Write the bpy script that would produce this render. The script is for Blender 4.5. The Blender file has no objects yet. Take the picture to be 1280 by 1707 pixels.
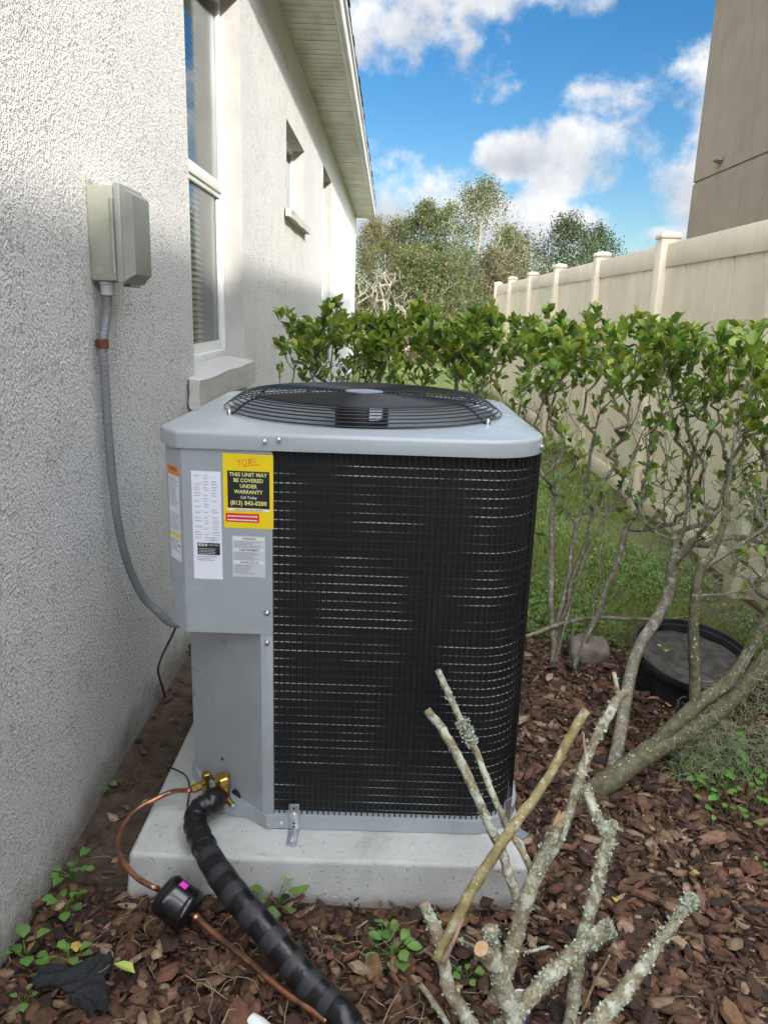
import bpy, bmesh, math, random
import numpy as np
from mathutils import Vector, Matrix

rnd = random.Random(7)
rng = np.random.default_rng(11)
S = bpy.context.scene
COL = S.collection

# ------------------------------------------------------------------ camera
CH = 1.32
F_PX = 1282.0
PITCH, ROLL, YAW = math.radians(14.6), math.radians(1.9), 0.0
cp, sp, cr, sr = math.cos(PITCH), math.sin(PITCH), math.cos(ROLL), math.sin(ROLL)
FW = Vector((math.sin(YAW) * cp, math.cos(YAW) * cp, -sp))
R0 = Vector((math.cos(YAW), -math.sin(YAW), 0))
U0 = R0.cross(FW)
RT = R0 * cr + U0 * sr
UP = U0 * cr - R0 * sr
cam = bpy.data.objects.new('camera', bpy.data.cameras.new('camera'))
COL.objects.link(cam)
cam.matrix_world = Matrix(((RT.x, UP.x, -FW.x, 0), (RT.y, UP.y, -FW.y, 0), (RT.z, UP.z, -FW.z, CH), (0, 0, 0, 1)))
cam.data.sensor_fit = 'VERTICAL'
cam.data.sensor_height = 36.0
cam.data.lens = F_PX / 1707.0 * 36.0
cam.data.clip_start = 0.02
cam.data.clip_end = 2000
S.camera = cam


def ray(px, py):
    return RT * ((px - 640) / F_PX) - UP * ((py - 853.5) / F_PX) + FW


def at(px, py, axis, val):
    """point seen at a pixel of the photograph on the plane axis = val"""
    d = ray(px, py)
    c = (0, 0, CH)
    t = (val - c[axis]) / d[axis]
    return Vector((d.x * t, d.y * t, CH + d.z * t))


# ------------------------------------------------------------------ sky and sun
SUN = Vector((1.0, -1.45, 0.9)).normalized()
world = bpy.data.worlds.new('World')
S.world = world
world.use_nodes = True
wn, wl = world.node_tree.nodes, world.node_tree.links
wn.clear()


class NT:
    """tiny node-tree writer"""
    def __init__(s, tree):
        s.n, s.l = tree.nodes, tree.links

    def add(s, typ, ins=None, **kw):
        nd = s.n.new(typ)
        for k, v in kw.items():
            setattr(nd, k, v)
        for k, v in (ins or {}).items():
            s.set(nd.inputs[k], v)
        return nd

    def set(s, sock, v):
        if isinstance(v, bpy.types.NodeSocket):
            s.l.new(v, sock)
        elif isinstance(v, bpy.types.Node):
            s.l.new(v.outputs[0], sock)
        else:
            sock.default_value = v

    def math(s, op, a, b=0.0, c=0.0, clamp=False):
        nd = s.add('ShaderNodeMath', {0: a, 1: b, 2: c}, operation=op)
        nd.use_clamp = clamp
        return nd.outputs[0]

    def vmath(s, op, a, b=(0, 0, 0), out=0):
        nd = s.add('ShaderNodeVectorMath', {0: a, 1: b}, operation=op)
        return nd.outputs[out]

    def ramp(s, v, a, b, smooth=True):
        nd = s.add('ShaderNodeMapRange', {0: v, 1: a, 2: b, 3: 0.0, 4: 1.0})
        nd.interpolation_type = 'SMOOTHSTEP' if smooth else 'LINEAR'
        return nd.outputs[0]

    def mix(s, f, a, b):
        nd = s.add('ShaderNodeMix', data_type='RGBA')
        s.set(nd.inputs['Factor'], f)
        s.set(nd.inputs['A'], a)
        s.set(nd.inputs['B'], b)
        return nd.outputs['Result']

    def noise(s, vec, scale, detail=3.0, rough=0.55, dist=0.0):
        nd = s.add('ShaderNodeTexNoise', {'Scale': scale, 'Detail': detail, 'Roughness': rough, 'Distortion': dist})
        if vec is not None:
            s.set(nd.inputs['Vector'], vec)
        return nd.outputs[0]


def rgb(c):
    return (c[0], c[1], c[2], 1.0)


W_ = NT(world.node_tree)
sky = W_.add('ShaderNodeTexSky', sky_type='NISHITA')
sky.sun_disc = False
sky.sun_elevation = math.asin(SUN.z)
sky.sun_rotation = math.atan2(SUN.x, SUN.y)
sky.altitude = 0
sky.air_density = 1.0
sky.dust_density = 0.6
sky.ozone_density = 2.5
hs = W_.add('ShaderNodeHueSaturation', {'Saturation': 1.38, 'Value': 0.37, 'Color': sky.outputs[0]})
direc = W_.vmath('NORMALIZE', W_.add('ShaderNodeTexCoord').outputs['Generated'])
# clouds: billow noise over the whole sky, plus the cumulus banks that stand in front of the lens
sep = W_.add('ShaderNodeSeparateXYZ', {0: direc})
fb = W_.noise(direc, 5.5, 8.0, 0.58, 0.25)
fb2 = W_.noise(direc, 13.0, 7.0, 0.62, 0.1)
big = W_.noise(direc, 2.3, 2.0, 0.5)
dens = None
BANKS = [((690, 40), 150, 95), ((790, 95), 85, 75), ((590, 60), 60, 70), ((860, 10), 150, 40), ((1070, 150), 125, 62), ((1180, 150), 110, 75),
         ((1040, 255), 155, 82), ((1130, 300), 120, 85), ((1230, 270), 130, 110), ((850, 255), 70, 40), ((620, 300), 110, 100), ((700, 345), 130, 75),
         ((880, 385), 110, 55), ((975, 385), 80, 50), ((1090, 392), 110, 22), ((560, 380), 160, 120),
         ((300, 250), 300, 120), ((1500, 160), 220, 130), ((1650, 420), 300, 110), ((0, 60), 260, 150)]
low = None
for (px, py), w, h in BANKS:
    c = ray(px, py).normalized()
    r = Vector((c.y, -c.x, 0)).normalized()
    u = r.cross(c)
    k = F_PX * (1.08 if 600 < px < 1200 else 0.95)
    a = W_.math('MULTIPLY', W_.vmath('DOT_PRODUCT', direc, r, 1), k / w)
    b0 = W_.vmath('DOT_PRODUCT', W_.vmath('SUBTRACT', direc, tuple(c)), tuple(u), 1)
    b = W_.math('MULTIPLY', b0, k / h)
    a0 = W_.vmath('DOT_PRODUCT', W_.vmath('SUBTRACT', direc, tuple(c)), tuple(r), 1)
    a = W_.math('MULTIPLY', a0, k / w)
    q = W_.math('ADD', W_.math('MULTIPLY', a, a), W_.math('MULTIPLY', b, b))
    e = W_.math('SUBTRACT', 1.0, q)
    fr = W_.math('GREATER_THAN', W_.vmath('DOT_PRODUCT', direc, tuple(c), 1), 0.0)
    e = W_.math('MULTIPLY', W_.math('MAXIMUM', e, -2.0), 1.0)
    e = W_.math('SUBTRACT', e, W_.math('MULTIPLY', W_.math('SUBTRACT', 1.0, fr), 5.0))
    sh = W_.math('MULTIPLY', W_.math('MAXIMUM', e, 0.0), b)
    dens = e if dens is None else W_.math('SMOOTH_MAX', dens, e, 0.35)
    low = sh if low is None else W_.math('ADD', low, sh)
# away from the lens the same kind of cumulus goes on all round
ahead = W_.ramp(W_.vmath('DOT_PRODUCT', direc, tuple(ray(900, 250).normalized()), 1), 0.80, 0.90)
gen = W_.math('MULTIPLY_ADD', W_.math('SUBTRACT', big, 0.50), 7.0, 0.55)
gen = W_.math('SUBTRACT', gen, W_.math('MULTIPLY', ahead, 4.0))
dens = W_.math('MAXIMUM', W_.math('MAXIMUM', dens, gen), -1.6)
d2 = W_.math('ADD', W_.math('MULTIPLY', dens, 0.62), W_.math('MULTIPLY', W_.math('SUBTRACT', fb, 0.5), 3.4))
d2 = W_.math('ADD', d2, W_.math('MULTIPLY', W_.math('SUBTRACT', fb2, 0.5), 1.3))
cover = W_.ramp(d2, 0.05, 0.62)
cover = W_.math('MULTIPLY', cover, W_.ramp(sep.outputs[2], -0.02, 0.05))
tone = W_.math('ADD', W_.math('MULTIPLY', low, 0.55), W_.math('MULTIPLY', W_.math('SUBTRACT', fb2, 0.5), 1.9))
tone = W_.math('ADD', tone, W_.math('MULTIPLY', W_.math('SUBTRACT', 0.7, d2), 0.35))
tone = W_.ramp(tone, -0.50, 0.80)
CL = 1.0
ccol = W_.mix(tone, (1.36 * CL, 1.48 * CL, 1.68 * CL, 1), (2.85 * CL, 2.85 * CL, 2.87 * CL, 1))
# cloud glow boosted towards the sun, out of view, added to fill the shade
fill_lobe = W_.math('MAXIMUM', W_.vmath('DOT_PRODUCT', direc, tuple(SUN), 1), 0.0)
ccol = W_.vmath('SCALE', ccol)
W_.set(ccol.node.inputs['Scale'], W_.math('MULTIPLY_ADD', W_.math('POWER', fill_lobe, 0.6), 12.0, 1.0))
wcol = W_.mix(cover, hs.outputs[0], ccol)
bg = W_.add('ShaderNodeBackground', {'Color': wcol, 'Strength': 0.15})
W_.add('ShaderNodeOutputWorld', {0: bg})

sl = bpy.data.lights.new('sun', 'SUN')
sl.energy = 2.0
sl.angle = math.radians(1.0)
sl.color = (1.0, 0.95, 0.87)
so = bpy.data.objects.new('sun', sl)
so.rotation_euler = SUN.to_track_quat('Z', 'Y').to_euler()
so.location = SUN * 40
COL.objects.link(so)

S.view_settings.view_transform = 'Standard'
S.view_settings.look = 'None'
S.view_settings.exposure = 1.4
S.view_settings.gamma = 1.0
S.view_settings.use_curve_mapping = False
S.render.engine = 'CYCLES'
S.cycles.max_bounces = 7
S.cycles.transparent_max_bounces = 12
S.cycles.caustics_reflective = False
S.cycles.caustics_refractive = False


# ------------------------------------------------------------------ materials
def material(name, col, rough=0.6, metal=0.0, col2=None, scale=20.0, lo=0.35, hi=0.65, bump=0.0, bscale=120.0, bdetail=3.0,
             spec=0.5, coat=0.0, vary=0.0, trans=0.0, dist=0.004):
    m = bpy.data.materials.new(name)
    m.use_nodes = True
    t = NT(m.node_tree)
    t.n.clear()
    pos = t.add('ShaderNodeNewGeometry').outputs['Position']
    c = rgb(col)
    if col2 is not None:
        c = t.mix(t.ramp(t.noise(pos, scale, 5.0, 0.6), lo, hi), rgb(col), rgb(col2))
    if vary:
        oi = t.add('ShaderNodeObjectInfo').outputs['Random']
        isl = t.add('ShaderNodeNewGeometry').outputs['Random Per Island']
        k = t.math('FRACT', t.math('ADD', t.math('MULTIPLY', oi, 7.31), isl))
        hv = t.add('ShaderNodeHueSaturation', {'Hue': t.math('MULTIPLY_ADD', k, vary * 0.12, 0.5 - vary * 0.06),
                                                'Value': t.math('MULTIPLY_ADD', t.math('FRACT', t.math('MULTIPLY', k, 17.0)), vary * 1.4, 1.0 - vary * 0.7)})
        t.set(hv.inputs['Color'], c)
        c = hv.outputs[0]
    p = t.add('ShaderNodeBsdfPrincipled', {'Base Color': c, 'Roughness': rough, 'Metallic': metal, 'Specular IOR Level': spec, 'Coat Weight': coat})
    if bump:
        bp = t.add('ShaderNodeBump', {'Strength': bump, 'Distance': dist, 'Height': t.noise(pos, bscale, bdetail, 0.6)})
        t.set(p.inputs['Normal'], bp.outputs[0])
    sh = p.outputs[0]
    if trans:
        tr = t.add('ShaderNodeBsdfTranslucent', {'Color': c})
        ms = t.add('ShaderNodeMixShader', {0: trans})
        t.l.new(sh, ms.inputs[1])
        t.l.new(tr.outputs[0], ms.inputs[2])
        sh = ms.outputs[0]
    out = t.add('ShaderNodeOutputMaterial')
    t.l.new(sh, out.inputs[0])
    return m


def stucco(name, col, col2, scale, depth, strength=1.0):
    m = bpy.data.materials.new(name)
    m.use_nodes = True
    t = NT(m.node_tree)
    t.n.clear()
    pos = t.add('ShaderNodeNewGeometry').outputs['Position']
    n1 = t.noise(pos, scale, 2.0, 0.55, 0.2)
    n2 = t.noise(pos, scale * 2.4, 2.0, 0.6)
    n3 = t.noise(pos, scale * 0.10, 3.0, 0.6)
    n4 = t.noise(pos, scale * 0.62, 3.0, 0.6, 0.3)
    lo = t.math('MULTIPLY_ADD', t.math('SUBTRACT', n3, 0.5), 0.30, 0.335)
    pit = t.add('ShaderNodeMapRange', {0: n4, 1: lo, 2: t.math('ADD', lo, 0.07), 3: 0.0, 4: 1.0}).outputs[0]
    h = t.math('ADD', t.math('MULTIPLY', n1, 1.5), t.math('MULTIPLY', n2, 0.55))
    h = t.math('ADD', h, t.math('MULTIPLY', pit, 1.25))
    big = t.ramp(t.noise(pos, 1.3, 3.0, 0.6), 0.35, 0.7)
    c = t.mix(big, rgb(col), rgb(col2))
    # splash-back grime just above the soil
    z = t.add('ShaderNodeSeparateXYZ', {0: pos}).outputs[2]
    big = t.math('ADD', big, t.math('MULTIPLY', t.ramp(t.noise(t.vmath('MULTIPLY', pos, (1.0, 5.0, 0.6)), 1.0, 5.0, 0.65), 0.5, 0.75), 0.6))
    c = t.mix(big, rgb(col), rgb(col2))
    gr = t.math('MULTIPLY', t.math('SUBTRACT', 1.0, t.ramp(t.math('ADD', z, t.math('MULTIPLY', t.math('SUBTRACT', t.noise(pos, 7.0, 5.0, 0.65), 0.5), 0.30)), 0.0, 0.17)), 0.75)
    c = t.mix(gr, c, (0.20, 0.17, 0.135, 1))
    bp = t.add('ShaderNodeBump', {'Strength': strength, 'Distance': depth, 'Height': h})
    p = t.add('ShaderNodeBsdfPrincipled', {'Base Color': c, 'Roughness': 0.9, 'Specular IOR Level': 0.2, 'Normal': bp.outputs[0]})
    t.l.new(p.outputs[0], t.add('ShaderNodeOutputMaterial').inputs[0])
    return m


def glass_mat(name):
    m = bpy.data.materials.new(name)
    m.use_nodes = True
    t = NT(m.node_tree)
    t.n.clear()
    fr = t.add('ShaderNodeFresnel', {'IOR': 1.6})
    f = t.math('MULTIPLY_ADD', fr.outputs[0], 0.60, 0.01)
    tr = t.add('ShaderNodeBsdfTransparent', {'Color': (0.86, 0.88, 0.86, 1)})
    gl = t.add('ShaderNodeBsdfGlossy', {'Color': (0.95, 0.97, 1, 1), 'Roughness': 0.015})
    ms = t.add('ShaderNodeMixShader', {0: f})
    t.l.new(tr.outputs[0], ms.inputs[1])
    t.l.new(gl.outputs[0], ms.inputs[2])
    t.l.new(ms.outputs[0], t.add('ShaderNodeOutputMaterial').inputs[0])
    return m


M = {}
M['stucco'] = stucco('stucco', (0.76, 0.745, 0.71), (0.72, 0.705, 0.675), 125.0, 0.0062)
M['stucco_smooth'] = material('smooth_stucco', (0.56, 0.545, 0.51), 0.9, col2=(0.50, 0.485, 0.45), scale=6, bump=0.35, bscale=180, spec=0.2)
M['stucco_tan'] = stucco('tan_stucco', (0.34, 0.28, 0.21), (0.31, 0.26, 0.195), 60.0, 0.003, 0.6)
M['vinyl_white'] = material('white_vinyl', (0.80, 0.80, 0.78), 0.35, col2=(0.74, 0.74, 0.71), scale=5)
M['soffit'] = material('soffit_vinyl', (0.74, 0.72, 0.66), 0.5, col2=(0.60, 0.58, 0.52), scale=2.2, lo=0.4, hi=0.75)
M['fascia'] = material('fascia_aluminium', (0.72, 0.71, 0.68), 0.4, col2=(0.60, 0.59, 0.56), scale=3)
M['shingle'] = material('asphalt_shingle', (0.10, 0.09, 0.08), 0.95, col2=(0.05, 0.045, 0.04), scale=60, bump=0.6, bscale=300, vary=0.3)
def soffit_mat(name, base):
    t = NT(base.node_tree)
    pr = [n for n in t.n if n.type == 'BSDF_PRINCIPLED'][0]
    src = pr.inputs['Base Color'].links[0].from_socket
    pos = t.add('ShaderNodeNewGeometry').outputs['Position']
    sx = t.add('ShaderNodeSeparateXYZ', {0: pos}).outputs
    slot = t.ramp(t.math('SINE', t.math('MULTIPLY', sx[0], 330.0)), 0.35, 0.75)
    mott = t.ramp(t.noise(t.vmath('MULTIPLY', pos, (3.0, 1.2, 1.0)), 1.6, 4.0, 0.6), 0.40, 0.68)
    c = t.mix(t.math('MULTIPLY', slot, 0.30), src, (0.30, 0.29, 0.25, 1))
    c = t.mix(t.math('MULTIPLY', mott, 0.45), c, (0.36, 0.345, 0.30, 1))
    t.l.new(c, pr.inputs['Base Color'])


soffit_mat('soffit', M['soffit'])
M['glass'] = glass_mat('window_glass')
M['blind'] = material('blind_slat_white', (0.85, 0.85, 0.83), 0.5)
M['room'] = material('room_wall', (0.34, 0.31, 0.26), 0.9)
M['screen'] = material('insect_screen', (0.12, 0.12, 0.12), 0.8)
M['fence'] = material('fence_vinyl', (0.80, 0.70, 0.53), 0.42, col2=(0.75, 0.65, 0.48), scale=3.5, vary=0.05)
M['cabinet'] = material('cabinet_grey_paint', (0.36, 0.395, 0.415), 0.30, col2=(0.33, 0.362, 0.38), scale=4, coat=0.1, bump=0.04, bscale=700, dist=0.001)
M['cabinet_in'] = material('cabinet_inner_grey', (0.36, 0.375, 0.39), 0.33, col2=(0.32, 0.335, 0.35), scale=7, coat=0.1)
M['black_wire'] = material('black_coated_wire', (0.011, 0.012, 0.014), 0.36, spec=0.5)
M['black_plain'] = material('black_plastic', (0.012, 0.012, 0.014), 0.45)
M['fan_blade'] = material('fan_blade_grey', (0.06, 0.065, 0.07), 0.4, metal=0.3)
M['galv'] = material('galvanised_steel', (0.55, 0.57, 0.60), 0.38, metal=0.85, col2=(0.42, 0.44, 0.47), scale=40)
M['screw'] = material('zinc_screw', (0.70, 0.71, 0.72), 0.3, metal=0.9)
M['brass'] = material('brass', (0.55, 0.36, 0.10), 0.30, metal=0.9, col2=(0.42, 0.26, 0.07), scale=60)
M['copper'] = material('copper_pipe', (0.50, 0.22, 0.12), 0.36, metal=0.85, col2=(0.20, 0.115, 0.085), scale=22, lo=0.42, hi=0.62)
M['foam'] = material('black_foam_insulation', (0.006, 0.006, 0.007), 0.34, bump=0.6, bscale=38, dist=0.004, spec=0.5)
M['tape'] = material('black_tape', (0.022, 0.0225, 0.024), 0.55, bump=0.4, bscale=70, dist=0.002)
M['gloss_black'] = material('gloss_black_enamel', (0.006, 0.006, 0.007), 0.30, coat=0.25)
M['pink'] = material('pink_sticker', (0.80, 0.05, 0.60), 0.5)
M['box'] = material('disconnect_box_enamel', (0.365, 0.365, 0.29), 0.42, col2=(0.33, 0.33, 0.265), scale=9, bump=0.05, bscale=500)
M['box_lid'] = material('disconnect_lid_enamel', (0.335, 0.345, 0.30), 0.4, col2=(0.30, 0.31, 0.275), scale=9)
M['conduit'] = material('grey_conduit', (0.20, 0.205, 0.215), 0.5)
M['conduit_nut'] = material('conduit_nut_grey', (0.42, 0.42, 0.41), 0.45)
M['rust'] = material('rusty_clip', (0.17, 0.05, 0.028), 0.7, col2=(0.10, 0.035, 0.02), scale=90)
def concrete(name, a, b_, stain):
    m = bpy.data.materials.new(name)
    m.use_nodes = True
    t = NT(m.node_tree)
    t.n.clear()
    pos = t.add('ShaderNodeNewGeometry').outputs['Position']
    c = t.mix(t.ramp(t.noise(pos, 7.0, 6.0, 0.65), 0.35, 0.7), rgb(a), rgb(b_))
    c = t.mix(t.math('MULTIPLY', t.ramp(t.noise(pos, 3.1, 6.0, 0.7, 0.6), 0.55, 0.72), 0.55), c, rgb(stain))
    c = t.mix(t.math('MULTIPLY', t.ramp(t.noise(pos, 85.0, 3.0, 0.6), 0.66, 0.72), 0.7), c, (0.13, 0.12, 0.10, 1))
    z = t.add('ShaderNodeSeparateXYZ', {0: pos}).outputs[2]
    low = t.math('SUBTRACT', 1.0, t.ramp(t.math('ADD', z, t.math('MULTIPLY', t.math('SUBTRACT', t.noise(pos, 14.0, 5.0, 0.7), 0.5), 0.09)), -0.005, 0.035))
    c = t.mix(t.math('MULTIPLY', low, 0.7), c, (0.17, 0.135, 0.10, 1))
    h = t.math('ADD', t.noise(pos, 160.0, 4.0, 0.65), t.math('MULTIPLY', t.ramp(t.noise(pos, 70.0, 2.0, 0.5), 0.62, 0.70), -1.2))
    bp = t.add('ShaderNodeBump', {'Strength': 0.6, 'Distance': 0.0025, 'Height': h})
    p = t.add('ShaderNodeBsdfPrincipled', {'Base Color': c, 'Roughness': 0.88, 'Specular IOR Level': 0.25, 'Normal': bp.outputs[0]})
    t.l.new(p.outputs[0], t.add('ShaderNodeOutputMaterial').inputs[0])
    return m


M['pad'] = concrete('concrete_pad', (0.50, 0.50, 0.475), (0.42, 0.42, 0.395), (0.30, 0.30, 0.28))
M['pad_side'] = M['pad']
M['label_white'] = material('white_label', (0.80, 0.83, 0.90), 0.35)
M['label_silver'] = material('silver_label', (0.66, 0.70, 0.74), 0.3, metal=0.2)
M['label_yellow'] = material('yellow_label', (0.86, 0.64, 0.01), 0.35)
M['label_black'] = material('black_print', (0.015, 0.015, 0.018), 0.4)
M['label_red'] = material('red_print', (0.72, 0.035, 0.03), 0.4)
M['label_orange'] = material('orange_print', (0.80, 0.22, 0.02), 0.4)
M['label_lime'] = material('pale_yellow_print', (0.80, 0.82, 0.30), 0.4)
M['label_grey'] = material('grey_print', (0.30, 0.31, 0.34), 0.5)
M['white_print'] = material('white_print', (0.80, 0.80, 0.78), 0.5)
M['tub'] = material('black_tub_plastic', (0.012, 0.014, 0.018), 0.32, col2=(0.03, 0.032, 0.036), scale=12)
M['tub_soil'] = material('tub_soil', (0.105, 0.096, 0.084), 0.7, col2=(0.045, 0.040, 0.034), scale=26, bump=0.9, bscale=60, dist=0.01)
M['rock'] = material('rock', (0.27, 0.23, 0.18), 0.85, col2=(0.16, 0.125, 0.095), scale=16, bump=0.6, bscale=70, dist=0.006)
M['fabric'] = material('landscape_fabric', (0.012, 0.013, 0.014), 0.8, bump=0.7, bscale=60, dist=0.006)
M['pvc'] = material('white_pvc', (0.80, 0.80, 0.77), 0.35)
M['purple'] = material('purple_primer', (0.10, 0.055, 0.16), 0.5)
M['cable'] = material('black_cable', (0.02, 0.02, 0.022), 0.5)
M['soil'] = material('soil', (0.115, 0.082, 0.060), 0.95, col2=(0.06, 0.042, 0.03), scale=14, bump=0.9, bscale=90, dist=0.01)
M['moss'] = material('spanish_moss', (0.27, 0.30, 0.175), 0.9, vary=0.25)
M['straw'] = material('dry_straw', (0.34, 0.25, 0.15), 0.85, vary=0.2)
M['cutwood'] = material('fresh_cut_wood', (0.56, 0.36, 0.20), 0.8, col2=(0.44, 0.27, 0.15), scale=70)
M['cutwood_old'] = material('weathered_cut_wood', (0.36, 0.25, 0.18), 0.85, col2=(0.25, 0.16, 0.11), scale=60)
M['lichen'] = material('pale_lichen', (0.40, 0.46, 0.35), 0.9, vary=0.28, trans=0.1)
M['leaf_yellow'] = material('fallen_leaf_yellow', (0.55, 0.45, 0.08), 0.6, col2=(0.45, 0.25, 0.05), scale=60)
M['leaf_lime'] = material('fallen_leaf_lime', (0.42, 0.50, 0.10), 0.55)


def bark(name, base, mid, pale, pale_lo, pale_hi, scale=28.0):
    m = bpy.data.materials.new(name)
    m.use_nodes = True
    t = NT(m.node_tree)
    t.n.clear()
    pos = t.add('ShaderNodeNewGeometry').outputs['Position']
    c = t.mix(t.ramp(t.noise(pos, scale * 1.7, 5.0, 0.65), 0.35, 0.65), rgb(base), rgb(mid))
    c = t.mix(t.ramp(t.noise(pos, scale, 6.0, 0.7, 0.4), pale_lo, pale_hi), c, rgb(pale))
    c = t.mix(t.math('MULTIPLY', t.ramp(t.noise(pos, scale * 3.3, 3.0, 0.6), 0.62, 0.70), 0.8), c, (0.62, 0.62, 0.52, 1))
    bp = t.add('ShaderNodeBump', {'Strength': 0.9, 'Distance': 0.004, 'Height': t.noise(pos, scale * 5, 5.0, 0.65)})
    p = t.add('ShaderNodeBsdfPrincipled', {'Base Color': c, 'Roughness': 0.9, 'Specular IOR Level': 0.2, 'Normal': bp.outputs[0]})
    t.l.new(p.outputs[0], t.add('ShaderNodeOutputMaterial').inputs[0])
    return m


M['bark_cut'] = bark('lichened_bark', (0.19, 0.155, 0.095), (0.33, 0.285, 0.19), (0.50, 0.505, 0.40), 0.47, 0.58)
M['bark_olive'] = bark('olive_bark', (0.22, 0.18, 0.075), (0.34, 0.285, 0.14), (0.48, 0.45, 0.30), 0.52, 0.66)
M['bark_shrub'] = bark('shrub_bark', (0.15, 0.13, 0.095), (0.25, 0.22, 0.165), (0.42, 0.42, 0.34), 0.52, 0.68, 34)
M['bark_trunk'] = bark('mossy_trunk_bark', (0.085, 0.08, 0.045), (0.155, 0.14, 0.085), (0.36, 0.37, 0.28), 0.60, 0.74, 26)
M['bark_twig'] = material('twig_bark', (0.27, 0.23, 0.18), 0.9, col2=(0.11, 0.085, 0.06), scale=30)
M['bark_tree'] = material('tree_bark', (0.26, 0.23, 0.19), 0.9, col2=(0.15, 0.13, 0.10), scale=6)
M['bark_pale'] = material('pale_bark', (0.36, 0.32, 0.25), 0.9, col2=(0.27, 0.235, 0.18), scale=6)
M['leaf_a'] = material('shrub_leaf', (0.170, 0.275, 0.036), 0.50, vary=0.34, trans=0.30, spec=0.5)
M['leaf_b'] = material('shrub_leaf_dark', (0.080, 0.175, 0.032), 0.42, vary=0.30, trans=0.22, spec=0.5)
M['leaf_c'] = material('shrub_leaf_young', (0.285, 0.345, 0.048), 0.50, vary=0.30, trans=0.38)
M['weed'] = material('weed_leaf', (0.135, 0.265, 0.050), 0.5, vary=0.3, trans=0.25)
M['grass'] = material('grass_blade', (0.190, 0.265, 0.050), 0.6, vary=0.45, trans=0.25)
M['grass_dry'] = material('dry_grass_blade', (0.20, 0.18, 0.085), 0.7, vary=0.3, trans=0.2)
M['tl_olive'] = material('tree_leaf_olive', (0.130, 0.135, 0.052), 0.8, spec=0.1, vary=0.18, trans=0.3)
M['tl_green'] = material('tree_leaf_green', (0.088, 0.122, 0.042), 0.8, spec=0.1, vary=0.18, trans=0.3)
M['tl_dark'] = material('tree_leaf_dark', (0.045, 0.060, 0.028), 0.8, spec=0.1, vary=0.18, trans=0.2)
M['tl_yellow'] = material('tree_leaf_yellow', (0.175, 0.160, 0.062), 0.8, spec=0.1, vary=0.18, trans=0.3)
M['tl_brown'] = material('brush_leaf_brown', (0.17, 0.125, 0.075), 0.8, spec=0.1, vary=0.18, trans=0.2)
CHIP_COLS = [(0.054, 0.027, 0.016), (0.086, 0.041, 0.023), (0.122, 0.058, 0.031), (0.170, 0.082, 0.043), (0.23, 0.140, 0.082), (0.027, 0.016, 0.011), (0.34, 0.235, 0.15)]
CHIP_M = [material('bark_chip_%s' % n, c, 0.85, col2=tuple(v * 0.62 for v in c), scale=70, bump=0.7, bscale=160, dist=0.003, vary=0.25)
          for n, c in zip(('umber', 'brown', 'rust', 'russet', 'tan', 'black', 'straw'), CHIP_COLS)]


def ground_mat():
    m = bpy.data.materials.new('ground_soil')
    m.use_nodes = True
    t = NT(m.node_tree)
    t.n.clear()
    pos = t.add('ShaderNodeNewGeometry').outputs['Position']
    s = t.add('ShaderNodeSeparateXYZ', {0: pos})
    wob = t.math('MULTIPLY', t.math('SUBTRACT', t.noise(pos, 2.2, 5.0, 0.6), 0.5), 0.9)
    grassy = t.ramp(t.math('ADD', s.outputs[1], wob), 2.85, 3.35)
    bare = t.math('MAXIMUM', t.ramp(t.noise(pos, 1.7, 5.0, 0.65), 0.50, 0.66), t.math('MULTIPLY', t.ramp(t.math('ADD', s.outputs[0], t.math('MULTIPLY', wob, 0.3)), 1.40, 1.62), t.math('SUBTRACT', 1.0, t.ramp(s.outputs[1], 4.0, 5.5))))
    g = t.mix(t.noise(pos, 8.0, 6.0, 0.7), (0.095, 0.130, 0.030, 1), (0.180, 0.205, 0.062, 1))
    g = t.mix(t.math('MULTIPLY', bare, 0.8), g, (0.125, 0.10, 0.072, 1))
    mul = t.mix(t.ramp(t.noise(pos, 60.0, 5.0, 0.7), 0.35, 0.7), (0.022, 0.013, 0.009, 1), (0.085, 0.046, 0.03, 1))
    dirt = t.mix(t.ramp(t.noise(pos, 18.0, 6.0, 0.7), 0.3, 0.7), (0.070, 0.048, 0.034, 1), (0.150, 0.112, 0.082, 1))
    strip = t.math('SUBTRACT', 1.0, t.ramp(t.math('ADD', s.outputs[0], t.math('MULTIPLY', wob, 0.1)), -0.57, -0.48))
    strip = t.math('MULTIPLY', strip, t.ramp(t.math('ADD', s.outputs[1], t.math('MULTIPLY', wob, 0.4)), 1.42, 1.6))
    c = t.mix(strip, mul, dirt)
    c = t.mix(grassy, c, g)
    bp = t.add('ShaderNodeBump', {'Strength': 1.0, 'Distance': 0.012, 'Height': t.noise(pos, 70.0, 6.0, 0.7)})
    p = t.add('ShaderNodeBsdfPrincipled', {'Base Color': c, 'Roughness': 0.95, 'Specular IOR Level': 0.2, 'Normal': bp.outputs[0]})
    t.l.new(p.outputs[0], t.add('ShaderNodeOutputMaterial').inputs[0])
    return m


M['ground'] = ground_mat()


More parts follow.
